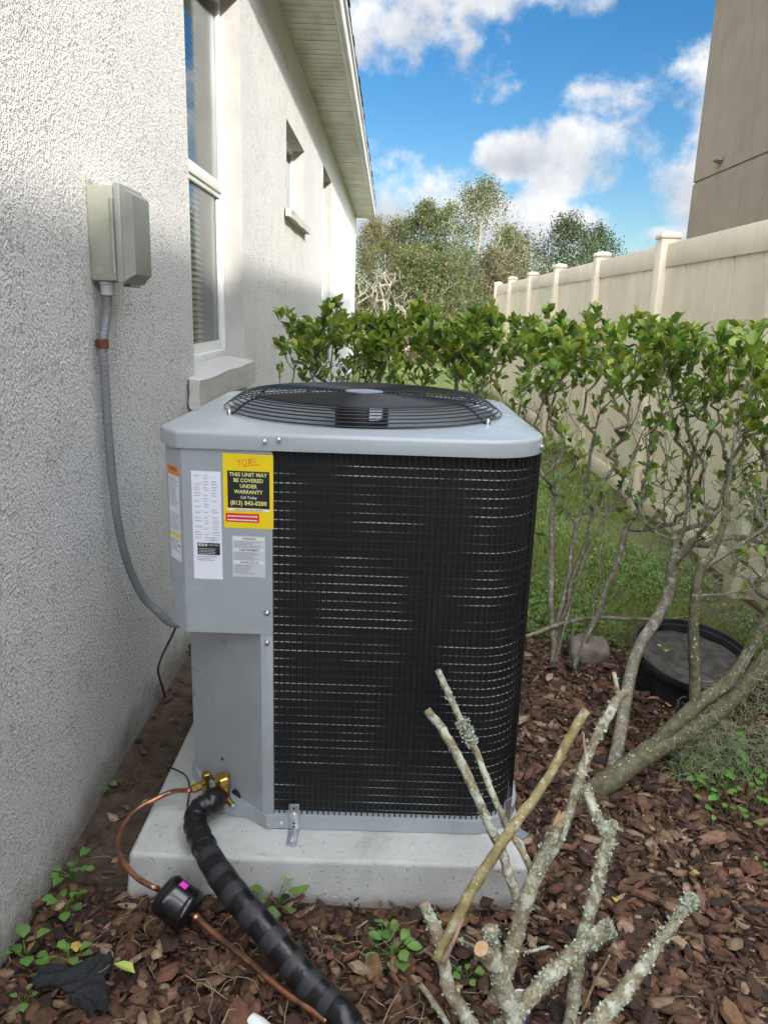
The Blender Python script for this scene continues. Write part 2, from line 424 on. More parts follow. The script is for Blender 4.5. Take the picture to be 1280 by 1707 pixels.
def weathered(m, dirt, amt, dents=True):
    t = NT(m.node_tree)
    pr = [n for n in t.n if n.type == 'BSDF_PRINCIPLED'][0]
    src = pr.inputs['Base Color'].links[0].from_socket
    pos = t.add('ShaderNodeNewGeometry').outputs['Position']
    st = t.ramp(t.noise(t.vmath('MULTIPLY', pos, (22.0, 22.0, 2.2)), 1.0, 5.0, 0.65), 0.50, 0.80)
    sp = t.ramp(t.noise(pos, 140.0, 3.0, 0.6), 0.66, 0.74)
    cl = t.ramp(t.noise(pos, 4.0, 3.0, 0.5), 0.35, 0.80)
    c = t.mix(t.math('MULTIPLY', st, amt), src, rgb(dirt))
    c = t.mix(t.math('MULTIPLY', cl, amt * 0.7), c, rgb(dirt))
    c = t.mix(t.math('MULTIPLY', sp, amt * 0.6), c, (0.16, 0.15, 0.13, 1))
    t.l.new(c, pr.inputs['Base Color'])
    t.l.new(t.math('MULTIPLY_ADD', cl, 0.22, pr.inputs['Roughness'].default_value - 0.06), pr.inputs['Roughness'])
    if dents:
        bp = t.add('ShaderNodeBump', {'Strength': 0.35, 'Distance': 0.010, 'Height': t.noise(pos, 6.0, 2.0, 0.5)})
        t.l.new(bp.outputs[0], pr.inputs['Normal'])


weathered(M['cabinet'], (0.31, 0.325, 0.33), 0.22)
weathered(M['cabinet_in'], (0.27, 0.265, 0.25), 0.30)
weathered(M['box'], (0.26, 0.25, 0.20), 0.30)
weathered(M['fence'], (0.56, 0.50, 0.36), 0.25)
weathered(M['stucco_tan'], (0.20, 0.17, 0.135), 0.45, False)


def coil_mat():
    """black coated fin pack: fine vertical fins as relief, dust as colour"""
    m = bpy.data.materials.new('coil_fins')
    m.use_nodes = True
    t = NT(m.node_tree)
    t.n.clear()
    pos = t.add('ShaderNodeNewGeometry').outputs['Position']
    s = t.add('ShaderNodeSeparateXYZ', {0: pos})
    n = t.noise(pos, 6.0, 4.0, 0.6)
    c = t.mix(n, (0.006, 0.007, 0.008, 1), (0.026, 0.028, 0.029, 1))
    p = t.add('ShaderNodeBsdfPrincipled', {'Base Color': c, 'Roughness': 0.6, 'Metallic': 0.0, 'Specular IOR Level': 0.25})
    t.l.new(p.outputs[0], t.add('ShaderNodeOutputMaterial').inputs[0])
    return m


def tube_mat():
    """bare edge of each tube row: painted glints in pale stretches, dusty black elsewhere"""
    m = bpy.data.materials.new('coil_tube_row')
    m.use_nodes = True
    t = NT(m.node_tree)
    t.n.clear()
    pos = t.add('ShaderNodeNewGeometry').outputs['Position']
    st = t.vmath('MULTIPLY', pos, (1.0, 1.0, 0.5))
    n = t.noise(st, 5.0, 2.0, 0.5)
    n2 = t.noise(t.vmath('MULTIPLY', pos, (4.0, 4.0, 90.0)), 1.0, 2.0, 0.5)
    f = t.ramp(t.math('ADD', n, t.math('MULTIPLY', t.math('SUBTRACT', n2, 0.5), 0.55)), 0.44, 0.64)
    c = t.mix(f, (0.040, 0.042, 0.044, 1), (0.60, 0.57, 0.51, 1))  # pale tone paints the glints along the metal into the colour
    p = t.add('ShaderNodeBsdfPrincipled', {'Base Color': c, 'Roughness': 0.5, 'Metallic': 0.25})
    t.l.new(p.outputs[0], t.add('ShaderNodeOutputMaterial').inputs[0])
    return m


M['coil'] = coil_mat()
M['tube_row'] = tube_mat()


# ------------------------------------------------------------------ object helpers
def thing(name, label, cat, loc=(0, 0, 0), group=None):
    o = bpy.data.objects.new(name, None)
    o.empty_display_size = 0.1
    COL.objects.link(o)
    o.location = loc
    o['label'] = label
    o['category'] = cat
    if group:
        o['group'] = group
    return o


def tag(o, label, cat, group=None):
    o['label'] = label
    o['category'] = cat
    if group:
        o['group'] = group
    return o


def root_loc(o):
    v = Vector((0, 0, 0))
    while o is not None:
        v = v + Vector(o.location)
        o = o.parent
    return v


def link(name, me, parent=None, mats=(), kind=None, label=None):
    """mesh data in world coordinates becomes an object under parent (whose origin is subtracted by the object's own offset)"""
    o = bpy.data.objects.new(name, me)
    for m in mats:
        me.materials.append(m)
    COL.objects.link(o)
    if parent is not None:
        o.parent = parent
        o.location = -root_loc(parent)
    if kind:
        o['kind'] = kind
    if label:
        o['label'] = label
    return o


class B:
    """mesh collector in world coordinates"""
    def __init__(s):
        s.v, s.f, s.m = [], [], []

    def quad(s, a, b, c, d, m=0):
        i = len(s.v)
        s.v += [tuple(a), tuple(b), tuple(c), tuple(d)]
        s.f.append((i, i + 1, i + 2, i + 3))
        s.m.append(m)

    def box(s, x0, y0, z0, x1, y1, z1, m=0, bev=0.0):
        i = len(s.v)
        x0, x1 = min(x0, x1), max(x0, x1)
        y0, y1 = min(y0, y1), max(y0, y1)
        z0, z1 = min(z0, z1), max(z0, z1)
        if bev <= 0:
            s.v += [(x0, y0, z0), (x1, y0, z0), (x1, y1, z0), (x0, y1, z0), (x0, y0, z1), (x1, y0, z1), (x1, y1, z1), (x0, y1, z1)]
            for q in ((3, 2, 1, 0), (4, 5, 6, 7), (0, 1, 5, 4), (1, 2, 6, 5), (2, 3, 7, 6), (3, 0, 4, 7)):
                s.f.append(tuple(i + k for k in q))
                s.m.append(m)
            return
        bm = bmesh.new()
        bmesh.ops.create_cube(bm, size=1.0)
        for vv in bm.verts:
            vv.co = Vector((x0 + (vv.co.x + .5) * (x1 - x0), y0 + (vv.co.y + .5) * (y1 - y0), z0 + (vv.co.z + .5) * (z1 - z0)))
        bmesh.ops.bevel(bm, geom=list(bm.edges), offset=bev, segments=2, profile=0.5, affect='EDGES')
        s.bm(bm, m)

    def bm(s, bm, m=0):
        i = len(s.v)
        bm.verts.index_update()
        s.v += [tuple(v.co) for v in bm.verts]
        for f in bm.faces:
            s.f.append(tuple(i + v.index for v in f.verts))
            s.m.append(m)
        bm.free()

    def prism(s, pts, z0, z1, m=0, top=True, bottom=True):
        i, n = len(s.v), len(pts)
        s.v += [(p[0], p[1], z0) for p in pts] + [(p[0], p[1], z1) for p in pts]
        for k in range(n):
            j = (k + 1) % n
            s.f.append((i + k, i + j, i + n + j, i + n + k))
            s.m.append(m)
        if top:
            s.f.append(tuple(i + n + k for k in range(n)))
            s.m.append(m)
        if bottom:
            s.f.append(tuple(i + k for k in reversed(range(n))))
            s.m.append(m)

    def rings(s, rings, m=0, close=True, cap0=False, cap1=False):
        i, n = len(s.v), len(rings[0])
        for r in rings:
            s.v += [tuple(p) for p in r]
        for a in range(len(rings) - 1):
            for k in range(n if close else n - 1):
                j = (k + 1) % n
                s.f.append((i + a * n + k, i + a * n + j, i + (a + 1) * n + j, i + (a + 1) * n + k))
                s.m.append(m)
        if cap0:
            s.f.append(tuple(i + k for k in reversed(range(n))))
            s.m.append(m)
        if cap1:
            e = i + (len(rings) - 1) * n
            s.f.append(tuple(e + k for k in range(n)))
            s.m.append(m)

    def tube(s, pts, rad, n=8, m=0, caps=True, jit=0.0, r=None):
        pts = [Vector(p) for p in pts]
        if not hasattr(rad, '__len__'):
            rad = [rad] * len(pts)
        up = Vector((0, 0, 1))
        d0 = (pts[1] - pts[0]).normalized()
        if abs(d0.dot(up)) > 0.9:
            up = Vector((1, 0, 0))
        x = d0.cross(up).normalized()
        rr = []
        for k, p in enumerate(pts):
            d = (pts[min(k + 1, len(pts) - 1)] - pts[max(k - 1, 0)]).normalized()
            x = (x - d * x.dot(d)).normalized()
            y = d.cross(x)
            ring = []
            for a in range(n):
                t = 2 * math.pi * a / n
                q = rad[k] * (1 + (r.uniform(-jit, jit) if jit else 0))
                ring.append(p + x * (math.cos(t) * q) + y * (math.sin(t) * q))
            rr.append(ring)
        s.rings(rr, m, True, caps, caps)

    def cyl(s, p0, p1, r0, r1=None, n=16, m=0):
        s.tube([p0, p1], [r0, r0 if r1 is None else r1], n, m)

    def build(s, name, mats, parent=None, smooth=False, kind=None, label=None, angle=40):
        me = bpy.data.meshes.new(name)
        me.from_pydata(s.v, [], s.f)
        if not hasattr(mats, '__len__'):
            mats = [mats]
        o = link(name, me, parent, mats, kind, label)
        if any(s.m):
            me.polygons.foreach_set('material_index', s.m)
        if smooth:
            me.shade_smooth()
            if angle < 180:
                me.set_sharp_from_angle(angle=math.radians(angle))
        me.update()
        return o


def spline(pts, sub=6):
    """Catmull-Rom through points (any number of components)"""
    P = np.array([tuple(p) for p in pts], float)
    if len(P) < 3:
        t = np.linspace(0, 1, sub + 1)[:, None]
        return P[0] * (1 - t) + P[-1] * t
    Q = np.vstack([2 * P[0] - P[1], P, 2 * P[-1] - P[-2]])
    out = []
    for i in range(1, len(Q) - 2):
        for k in range(sub):
            t = k / sub
            a, b, c, d = Q[i - 1], Q[i], Q[i + 1], Q[i + 2]
            out.append(0.5 * ((2 * b) + (c - a) * t + (2 * a - 5 * b + 4 * c - d) * t * t + (3 * b - a - 3 * c + d) * t ** 3))
    out.append(P[-1])
    return np.array(out)


def batch(name, temps, idx, R, T, mats, matidx, parent=None, kind='stuff', smooth=False):
    """many small pieces (triangle templates) joined into one mesh"""
    n = len(idx)
    vs, fs, ms = [], [], []
    off = 0
    for k, (tv, tf) in enumerate(temps):
        sel = np.nonzero(idx == k)[0]
        if len(sel) == 0:
            continue
        v = np.einsum('nij,vj->nvi', R[sel], tv) + T[sel][:, None, :]
        f = tf[None] + (off + np.arange(len(sel)) * len(tv))[:, None, None]
        vs.append(v.reshape(-1, 3))
        fs.append(f.reshape(-1, 3))
        ms.append(np.repeat(matidx[sel], len(tf)))
        off += len(sel) * len(tv)
    V, Fc, Mi = np.concatenate(vs), np.concatenate(fs), np.concatenate(ms)
    me = bpy.data.meshes.new(name)
    me.vertices.add(len(V))
    me.vertices.foreach_set('co', V.astype(np.float32).ravel())
    me.loops.add(len(Fc) * 3)
    me.loops.foreach_set('vertex_index', Fc.astype(np.int32).ravel())
    me.polygons.add(len(Fc))
    me.polygons.foreach_set('loop_start', np.arange(len(Fc), dtype=np.int32) * 3)
    o = link(name, me, parent, mats, kind)
    me.polygons.foreach_set('material_index', Mi.astype(np.int32))
    me.update(calc_edges=True)
    if smooth:
        me.shade_smooth()
    return o


def frame(direc, roll):
    """rotation matrices (n,3,3) whose local +Y runs along direc"""
    y = direc / np.linalg.norm(direc, axis=1, keepdims=True)
    ref = np.where(np.abs(y[:, 2:3]) > 0.95, np.array([[1.0, 0, 0]]), np.array([[0, 0, 1.0]]))
    x = np.cross(y, ref)
    x /= np.linalg.norm(x, axis=1, keepdims=True)
    z = np.cross(x, y)
    c, s = np.cos(roll)[:, None], np.sin(roll)[:, None]
    x2, z2 = x * c + z * s, -x * s + z * c
    return np.stack([x2, y, z2], axis=2)


def tm(v, f):
    return np.array(v, float), np.array(f, int)


def leaf_template(w, bend, fold):
    ys = [0.0, 0.12, 0.38, 0.70, 1.0]
    ws = [0.0, 0.0, w * 0.80, w, 0.0]
    mid = [(0, y, bend * (y * 1.6 - 1.9 * y * y)) for y in ys]
    v = list(mid)
    for k in (2, 3):
        v.append((ws[k], ys[k], mid[k][2] + fold * ws[k]))
        v.append((-ws[k], ys[k], mid[k][2] + fold * ws[k]))
    f = [(1, 5, 2), (1, 2, 6), (2, 5, 7), (2, 7, 3), (6, 2, 3), (6, 3, 8), (3, 7, 4), (8, 3, 4), (0, 5, 1), (0, 1, 6)]
    f = f[:8]
    return tm(v, f)


LEAVES = [leaf_template(0.27, 0.10, 0.35), leaf_template(0.22, -0.05, 0.5), leaf_template(0.30, 0.22, 0.25), leaf_template(0.24, 0.3, 0.4)]
CARD = tm([(-0.5, 0, 0), (0.5, 0.15, 0.05), (0.35, 1, 0.12), (-0.4, 0.9, -0.05)], [(0, 1, 2), (0, 2, 3)])
CARD2 = tm([(0, 0, 0), (0.42, 0.5, 0.1), (0, 1, 0), (-0.42, 0.5, 0.1)], [(0, 1, 2), (0, 2, 3)])
BLADE = tm([(-0.5, 0, 0), (0.5, 0, 0), (0.36, 0.5, 0.03), (-0.36, 0.5, 0.03), (0, 1, 0.16)], [(0, 1, 2), (0, 2, 3), (3, 2, 4)])


def chip_template(r):
    k = 7
    v = []
    for lay, (zz, sc) in enumerate(((-0.5, 0.92), (0.5, 0.80))):
        for a in range(k):
            t = 2 * math.pi * a / k + r.uniform(-0.25, 0.25)
            q = sc * r.uniform(0.34, 0.54)
            v.append((q * math.cos(t), q * math.sin(t) * 1.0, zz * r.uniform(0.5, 1.2)))
    v.append((0, 0, r.uniform(0.3, 0.9)))
    f = [(a, (a + 1) % k, k + (a + 1) % k) for a in range(k)] + [(a, k + (a + 1) % k, k + a) for a in range(k)] + [(k + a, k + (a + 1) % k, 2 * k) for a in range(k)]
    return tm(v, f)


CHIPS = [chip_template(rnd) for _ in range(12)]


def mesh_from(tv, tf, name, mat, smooth=False):
    me = bpy.data.meshes.new(name)
    me.from_pydata([tuple(p) for p in tv], [], [tuple(int(i) for i in q) for q in tf])
    me.materials.append(mat)
    if smooth:
        me.shade_smooth()
    me.update()
    return me


# ------------------------------------------------------------------ ground
def gz(x, y):
    return 0.010 * np.sin(x * 3.1 + 1.0) * np.sin(y * 2.3) + 0.006 * np.sin(x * 9 + y * 7)


def axis_steps(segs):
    out = [segs[0][0]]
    for a, b, st in segs:
        n = max(1, int(round((b - a) / st)))
        out += [a + (b - a) * (k + 1) / n for k in range(n)]
    return out


gx = axis_steps([(-300, -20, 56), (-20, -0.8, 3.2), (-0.8, 2.4, 0.04), (2.4, 20, 2.2), (20, 300, 56)])
gy = axis_steps([(-40, 0.6, 4), (0.6, 4.6, 0.04), (4.6, 16, 0.4), (16, 60, 4), (60, 600, 60)])
GX, GY = np.meshgrid(np.array(gx), np.array(gy))
GZ = gz(GX, GY) * (np.abs(GX) < 6) * (GY < 16)
nv = GX.shape[1]
faces = [(r * nv + c, r * nv + c + 1, (r + 1) * nv + c + 1, (r + 1) * nv + c) for r in range(GX.shape[0] - 1) for c in range(nv - 1)]
me = bpy.data.meshes.new('ground')
me.from_pydata(np.stack([GX, GY, GZ], -1).reshape(-1, 3).tolist(), [], faces)
me.shade_smooth()
ground = link('ground', me, None, [M['ground']], 'structure')

# ------------------------------------------------------------------ our house
WX = -0.745          # face of the stucco wall
WT = 3.12            # soffit height
YN, YE = -4.0, 16.3
REC = 0.09
house = thing('house', 'cream stucco house with a long textured side wall, recessed windows and white eave', 'house', (WX, 0, 0))
OPEN = [(2.99, 4.03, 1.02, 2.70), (5.68, 6.80, 2.00, 2.56), (8.60, 9.72, 1.05, 2.77)]
b = B()
ys = sorted({YN, YE} | {o[0] for o in OPEN} | {o[1] for o in OPEN})
for y0, y1 in zip(ys[:-1], ys[1:]):
    op = [o for o in OPEN if abs(o[0] - y0) < 1e-6]
    if not op:
        b.quad((WX, y0, -0.2), (WX, y1, -0.2), (WX, y1, WT), (WX, y0, WT))
    else:
        o = op[0]
        b.quad((WX, y0, -0.2), (WX, y1, -0.2), (WX, y1, o[2]), (WX, y0, o[2]))
        b.quad((WX, y0, o[3]), (WX, y1, o[3]), (WX, y1, WT), (WX, y0, WT))
b.quad((WX, YE, -0.2), (-7, YE, -0.2), (-7, YE, WT), (WX, YE, WT))
b.quad((-7, YE, -0.2), (-7, YN, -0.2), (-7, YN, WT), (-7, YE, WT))
b.quad((-7, YN, -0.2), (WX, YN, -0.2), (WX, YN, WT), (-7, YN, WT))
wall = b.build('wall', M['stucco'], house)
for (y0, y1, z0, z1) in OPEN:
    rv = B()
    x0, x1 = WX - REC - 0.05, WX
    rv.quad((x1, y0, z0), (x0, y0, z0), (x0, y0, z1), (x1, y0, z1))
    rv.quad((x0, y1, z0), (x1, y1, z0), (x1, y1, z1), (x0, y1, z1))
    rv.quad((x0, y0, z1), (x0, y1, z1), (x1, y1, z1), (x1, y0, z1))
    rv.quad((x1, y0, z0), (x1, y1, z0), (x0, y1, z0), (x0, y0, z0))
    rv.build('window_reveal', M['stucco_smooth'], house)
for wi, (y0, y1, z0, z1) in enumerate(OPEN):
    xg = WX - REC
    fr = B()
    fw = 0.035
    zb = z0 + (0.055 if wi != 1 else 0.0)
    fr.box(xg - 0.045, y0, zb, xg, y0 + fw, z1, bev=0.004)
    fr.box(xg - 0.045, y1 - fw, zb, xg, y1, z1, bev=0.004)
    fr.box(xg - 0.043, y0 + fw, z1 - fw, xg - 0.002, y1 - fw, z1, bev=0.004)
    fr.box(xg - 0.043, y0 + fw, zb, xg - 0.002, y1 - fw, zb + fw, bev=0.004)
    zm = zb + 0.49 * (z1 - zb)
    if wi != 1:
        fr.box(xg - 0.040, y0 + fw, zm - 0.024, xg - 0.001, y1 - fw, zm + 0.024, bev=0.003)
        fr.box(xg - 0.030, y0 + fw, zm - 0.046, xg - 0.010, y1 - fw, zm - 0.0241, bev=0.003)
    win = fr.build('window', M['vinyl_white'], house, True)
    win['label'] = ['white window with a raised meeting rail and blinds', 'small high window', 'tall far window'][wi]
    panes = [(zb + fw, zm - 0.05), (zm + 0.028, z1 - fw)] if wi != 1 else [(zb + fw, z1 - fw)]
    for k, (pz0, pz1) in enumerate(panes):
        g = B()
        xx = xg - (0.026 if k == 0 else 0.018)
        g.box(xx - 0.004, y0 + fw + 0.001, pz0 + 0.001, xx, y1 - fw - 0.001, pz1 - 0.001)
        g.build('pane', M['glass'], win)
        if wi == 0 and k == 0:
            sc = B()
            sc.box(xx - 0.002, y1 - fw - 0.03, pz0, xx + 0.006, y1 - fw, pz1)
            sc.box(xx - 0.002, y0 + fw, pz0, xx + 0.006, y0 + fw + 0.03, pz1)
            sc.box(xx - 0.0015, y0 + fw + 0.03, pz0, xx + 0.0055, y1 - fw - 0.03, pz0 + 0.045)
            sc.build('sash', M['vinyl_white'], win)
    if wi == 0:
        sme = None
        zz = zb + 0.05
        while zz < z1 - 0.05:
            if sme is None:
                s_ = B()
                s_.quad((xg - 0.052, y0 + 0.005, zz - 0.008), (xg - 0.052, y1 - 0.25, zz - 0.008), (xg - 0.074, y1 - 0.25, zz + 0.008), (xg - 0.074, y0 + 0.005, zz + 0.008))
                first = s_.build('blind_slat', M['blind'], win)
                base_z = zz
            else:
                c = first.copy()
                COL.objects.link(c)
                c.parent = win
                c.location = Vector(first.location) + Vector((0, 0, zz - base_z))
            sme = True
            zz += 0.026
    rm = B()
    rm.box(xg - 0.9, y0 - 0.3, z0 - 0.3, xg - 0.16, y1 + 0.3, z1 + 0.1)
    rb = B()
    xa, xb_ = xg - 0.75, xg - 0.05
    ya, yb, za, zc = y0 - 0.25, y1 + 0.25, z0 - 0.2, z1 + 0.1
    rb.quad((xa, ya, za), (xa, yb, za), (xa, yb, zc), (xa, ya, zc))
    rb.quad((xa, ya, za), (xb_, ya, za), (xb_, yb, za), (xa, yb, za))
    rb.quad((xa, ya, zc), (xb_, ya, zc), (xb_, yb, zc), (xa, yb, zc))
    rb.quad((xa, ya, za), (xb_, ya, za), (xb_, ya, zc), (xa, ya, zc))
    rb.quad((xa, yb, za), (xb_, yb, za), (xb_, yb, zc), (xa, yb, zc))
    rb.build('room_lining', M['room'], win)
# window sills: cast stucco ledges
for wi, (y0, y1, z0, z1) in enumerate(OPEN):
    s_ = B()
    bm = bmesh.new()
    bmesh.ops.create_cube(bm, size=1.0)
    bmesh.ops.subdivide_edges(bm, edges=list(bm.edges), cuts=7, use_grid_fill=True)
    top, bot, out = (z0 + 0.06, z0 - 0.075, 0.05) if wi != 1 else (z0 + 0.004, z0 - 0.075, 0.05)
    for vv in bm.verts:
        y = y0 - 0.13 + (vv.co.y + .5) * (y1 - y0 + 0.17)
        inside = min(1.0, max(0.0, (0.5 - vv.co.x)))
        x = WX - REC - 0.02 + (vv.co.x + .5) * (REC + 0.02 + out)
        z = bot + (vv.co.z + .5) * (top - bot - 0.03 * (1 - inside))
        if x < WX and vv.co.z < 0.45:
            pass
        j = Vector((rnd.uniform(-1, 1), rnd.uniform(-1, 1), rnd.uniform(-1, 1))) * 0.0025
        if vv.co.z < -0.4 and x > WX:
            j.z += rnd.uniform(-0.006, 0.004)
        vv.co = Vector((x, y, z)) + j
    # keep the part behind the wall face inside the opening
    for vv in bm.verts:
        if vv.co.x < WX - 0.003:
            vv.co.y = min(max(vv.co.y, y0 + 0.003), y1 - 0.003)
    s_.bm(bm)
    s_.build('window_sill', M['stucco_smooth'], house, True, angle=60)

# eave
EX = -0.385
so_ = B()
so_.box(WX - 0.02, YN, WT + 0.012, EX, YE + 0.02, WT + 0.03)
soffit = so_.build('soffit', M['soffit'], house)
n_b = int((YE + 0.02 - 3.2) / 0.1025)
sb0 = None
for k in range(n_b):
    y0 = 3.2 + k * 0.1025
    if sb0 is None:
        s_ = B()
        s_.v = [(WX, y0 + .004, WT), (EX - 0.03, y0 + .004, WT), (EX - 0.03, y0 + .050, WT), (WX, y0 + .050, WT),
                (WX, y0 + .056, WT + .007), (EX - 0.03, y0 + .056, WT + .007), (EX - 0.03, y0 + .098, WT + .001), (WX, y0 + .098, WT + .001),
                (WX, y0 + .1005, WT + .0115), (EX - 0.03, y0 + .1005, WT + .0115), (WX, y0 + .0, WT + .0115), (EX - 0.03, y0 + .0, WT + .0115)]
        s_.f = [(10, 11, 1, 0), (0, 1, 2, 3), (3, 2, 5, 4), (4, 5, 6, 7), (7, 6, 9, 8)]
        s_.m = [0] * 5
        sb0 = s_.build('soffit_board', M['soffit'], soffit)
        y00 = y0
    else:
        c = sb0.copy()
        COL.objects.link(c)
        c.parent = soffit
        c.location = Vector(sb0.location) + Vector((0, y0 - y00, rnd.uniform(-0.0015, 0.0015)))
        c.rotation_euler = (rnd.uniform(-0.0004, 0.0004), 0, 0)
fa = B()
fa.box(EX - 0.028, YN, WT - 0.006, EX, YE + 0.03, WT + 0.018, bev=0.003)
fa.box(EX + 0.002, YN, WT - 0.012, EX + 0.020, YE + 0.032, WT + 0.135, bev=0.003)
fa.box(EX + 0.021, YN, WT + 0.105, EX + 0.036, YE + 0.036, WT + 0.145, bev=0.003)
fa.box(WX - 0.3, YE + 0.021, WT - 0.008, EX, YE + 0.04, WT + 0.14, bev=0.003)
fa.build('fascia', M['fascia'], house, True)
rf = B()
x0, x1 = EX + 0.030, -4.6
sl_ = 0.42
zA = WT + 0.150
zB = zA + (x0 - x1) * sl_
rf.v = [(x0, YN, zA), (x0, YE + 0.05, zA), (x1, YE - 3.9, zB), (x1, YN, zB), (x0, YN, zA + .02), (x0, YE + .05, zA + .02), (x1, YE - 3.9, zB + .02), (x1, YN, zB + .02),
        (-8.7, YE + .05, zA), (-8.7, YN, zA)]
rf.f = [(3, 2, 1, 0), (4, 5, 6, 7), (0, 1, 5, 4), (1, 2, 6, 5), (6, 5, 8), (6, 8, 9, 7)]
rf.m = [0] * 6
roof = rf.build('roof', M['shingle'], house)
sh0 = None
yy = 2.0
while yy < YE - 0.2:
    w = 0.26
    if sh0 is None:
        s_ = B()
        s_.v = [(x0 + .012, yy, zA + .023), (x0 + .012, yy + w - .012, zA + .023), (x0 - .22, yy + w - .012, zA + .024 + .232 * sl_), (x0 - .22, yy, zA + .024 + .232 * sl_),
                (x0 + .012, yy, zA + .032), (x0 + .012, yy + w - .012, zA + .032), (x0 - .22, yy + w - .012, zA + .030 + .232 * sl_), (x0 - .22, yy, zA + .030 + .232 * sl_)]
        s_.f = [(3, 2, 1, 0), (4, 5, 6, 7), (0, 1, 5, 4), (1, 2, 6, 5), (2, 3, 7, 6), (3, 0, 4, 7)]
        s_.m = [0] * 6
        sh0 = s_.build('shingle', M['shingle'], roof)
        yy0 = yy
    else:
        c = sh0.copy()
        COL.objects.link(c)
        c.parent = roof
        c.location = Vector(sh0.location) + Vector((rnd.uniform(-.008, .008), yy - yy0, rnd.uniform(0, .004)))
    yy += w

# ------------------------------------------------------------------ neighbour's house
nb = thing('neighbour_house', 'tall taupe stucco house standing behind the beige fence', 'house', (3.3, 9.2, 0))
NX, NY = 3.3, 9.2
b = B()
ZB = 2.80
b.box(NX, -26, -0.2, NX + 9, NY, ZB - 0.012)
b.box(NX, -26, ZB + 0.012, NX + 9, NY, 4.89)
b.build('wall', M['stucco_tan'], nb)
b = B()
b.box(NX + 0.015, -25.98, ZB - 0.0121, NX + 8.98, NY - 0.015, ZB + 0.0121)
b.build('control_joint', M['stucco_tan'], nb)
b = B()
b.box(NX - 0.10, -26.3, 4.90, NX + 9.2, NY + 0.12, 5.08)
b.v += [(NX - .10, -26.3, 5.08), (NX + 9.2, -26.3, 5.08), (NX + 9.2, NY + .12, 5.08), (NX - .10, NY + .12, 5.08), (NX + 4.5, -22, 5.55), (NX + 4.5, NY - 4.4, 5.55)]
n0 = 8
b.f += [(n0, n0 + 1, n0 + 4), (n0 + 1, n0 + 2, n0 + 5, n0 + 4), (n0 + 2, n0 + 3, n0 + 5), (n0 + 3, n0, n0 + 4, n0 + 5)]
b.m += [0] * 4
b.build('roof', M['shingle'], nb)
vp = at(1197, 265, 0, NX - 0.03)
b = B()
b.box(NX - 0.075, vp.y - 0.055, vp.z - 0.02, NX - 0.002, vp.y + 0.055, vp.z + 0.006, bev=0.004)
b.box(NX - 0.055, vp.y - 0.04, vp.z - 0.034, NX - 0.002, vp.y + 0.04, vp.z - 0.0205, 0)
b.build('wall_vent', M['stucco_tan'], nb)

# ------------------------------------------------------------------ fence
FX = 1.785
fence = thing('vinyl_fence', 'beige vinyl privacy fence with capped square posts along the boundary', 'fence', (FX, 5.2, 0))
PY = [0.37 + 1.64 * k for k in range(9)]
post0 = cap0 = None
for k, y in enumerate(PY):
    if post0 is None:
        s_ = B()
        s_.box(FX - 0.06, y - 0.06, -0.05, FX + 0.06, y + 0.06, 1.83, bev=0.006)
        post0 = s_.build('post', M['fence'], fence, True)
        s_ = B()
        s_.box(FX - 0.067, y - 0.067, 1.83, FX + 0.067, y + 0.067, 1.852, bev=0.004)
        s_.rings([[(FX + sx * r, y + sy * r, z) for sx, sy in ((-1, -1), (1, -1), (1, 1), (-1, 1))] for r, z in ((.062, 1.852), (.056, 1.866), (.02, 1.876))], 0, True, False, True)
        cap0 = s_.build('cap', M['fence'], post0, True)
    else:
        c = post0.copy()
        COL.objects.link(c)
        c.parent = fence
        c.location = Vector(post0.location) + Vector((rnd.uniform(-.006, .006), y - PY[0], rnd.uniform(-.012, .006)))
        d = cap0.copy()
        COL.objects.link(d)
        d.parent = c
board0 = rail0 = None
for k in range(len(PY) - 1):
    y0, y1 = PY[k] + 0.0605, PY[k + 1] - 0.0605
    nb_ = 9
    w = (y1 - y0) / nb_
    for j in range(nb_):
        ya = y0 + j * w
        if board0 is None:
            s_ = B()
            g = 0.0065
            s_.v = [(FX - .011, ya + g, .17), (FX - .011, ya + w - g, .17), (FX + .008, ya + w - .0008, .17), (FX + .011, ya + w - .0004, .17), (FX + .011, ya + .0004, .17), (FX + .008, ya + .0008, .17)]
            s_.v += [(x, y, 1.67) for x, y, z in s_.v]
            s_.f = [(i, (i + 1) % 6, 6 + (i + 1) % 6, 6 + i) for i in range(6)]
            s_.m = [0] * 6
            board0 = s_.build('fence_board', M['fence'], fence)
            by = ya
        else:
            c = board0.copy()
            COL.objects.link(c)
            c.parent = fence
            c.location = Vector(board0.location) + Vector((rnd.uniform(-.0015, .0015), ya - by, 0))
    if rail0 is None:
        rail0 = []
        for z0, z1 in ((0.05, 0.185), (1.655, 1.80)):
            s_ = B()
            s_.box(FX - (0.015 if z0 < 1 else 0.022), y0, z0, FX + 0.022, y1, z1, bev=0.004)
            rail0.append(s_.build('rail', M['fence'], fence, True))
        ry = y0
    else:
        for r_ in rail0:
            c = r_.copy()
            COL.objects.link(c)
            c.parent = fence
            c.location = Vector(r_.location) + Vector((0, y0 - ry, 0))

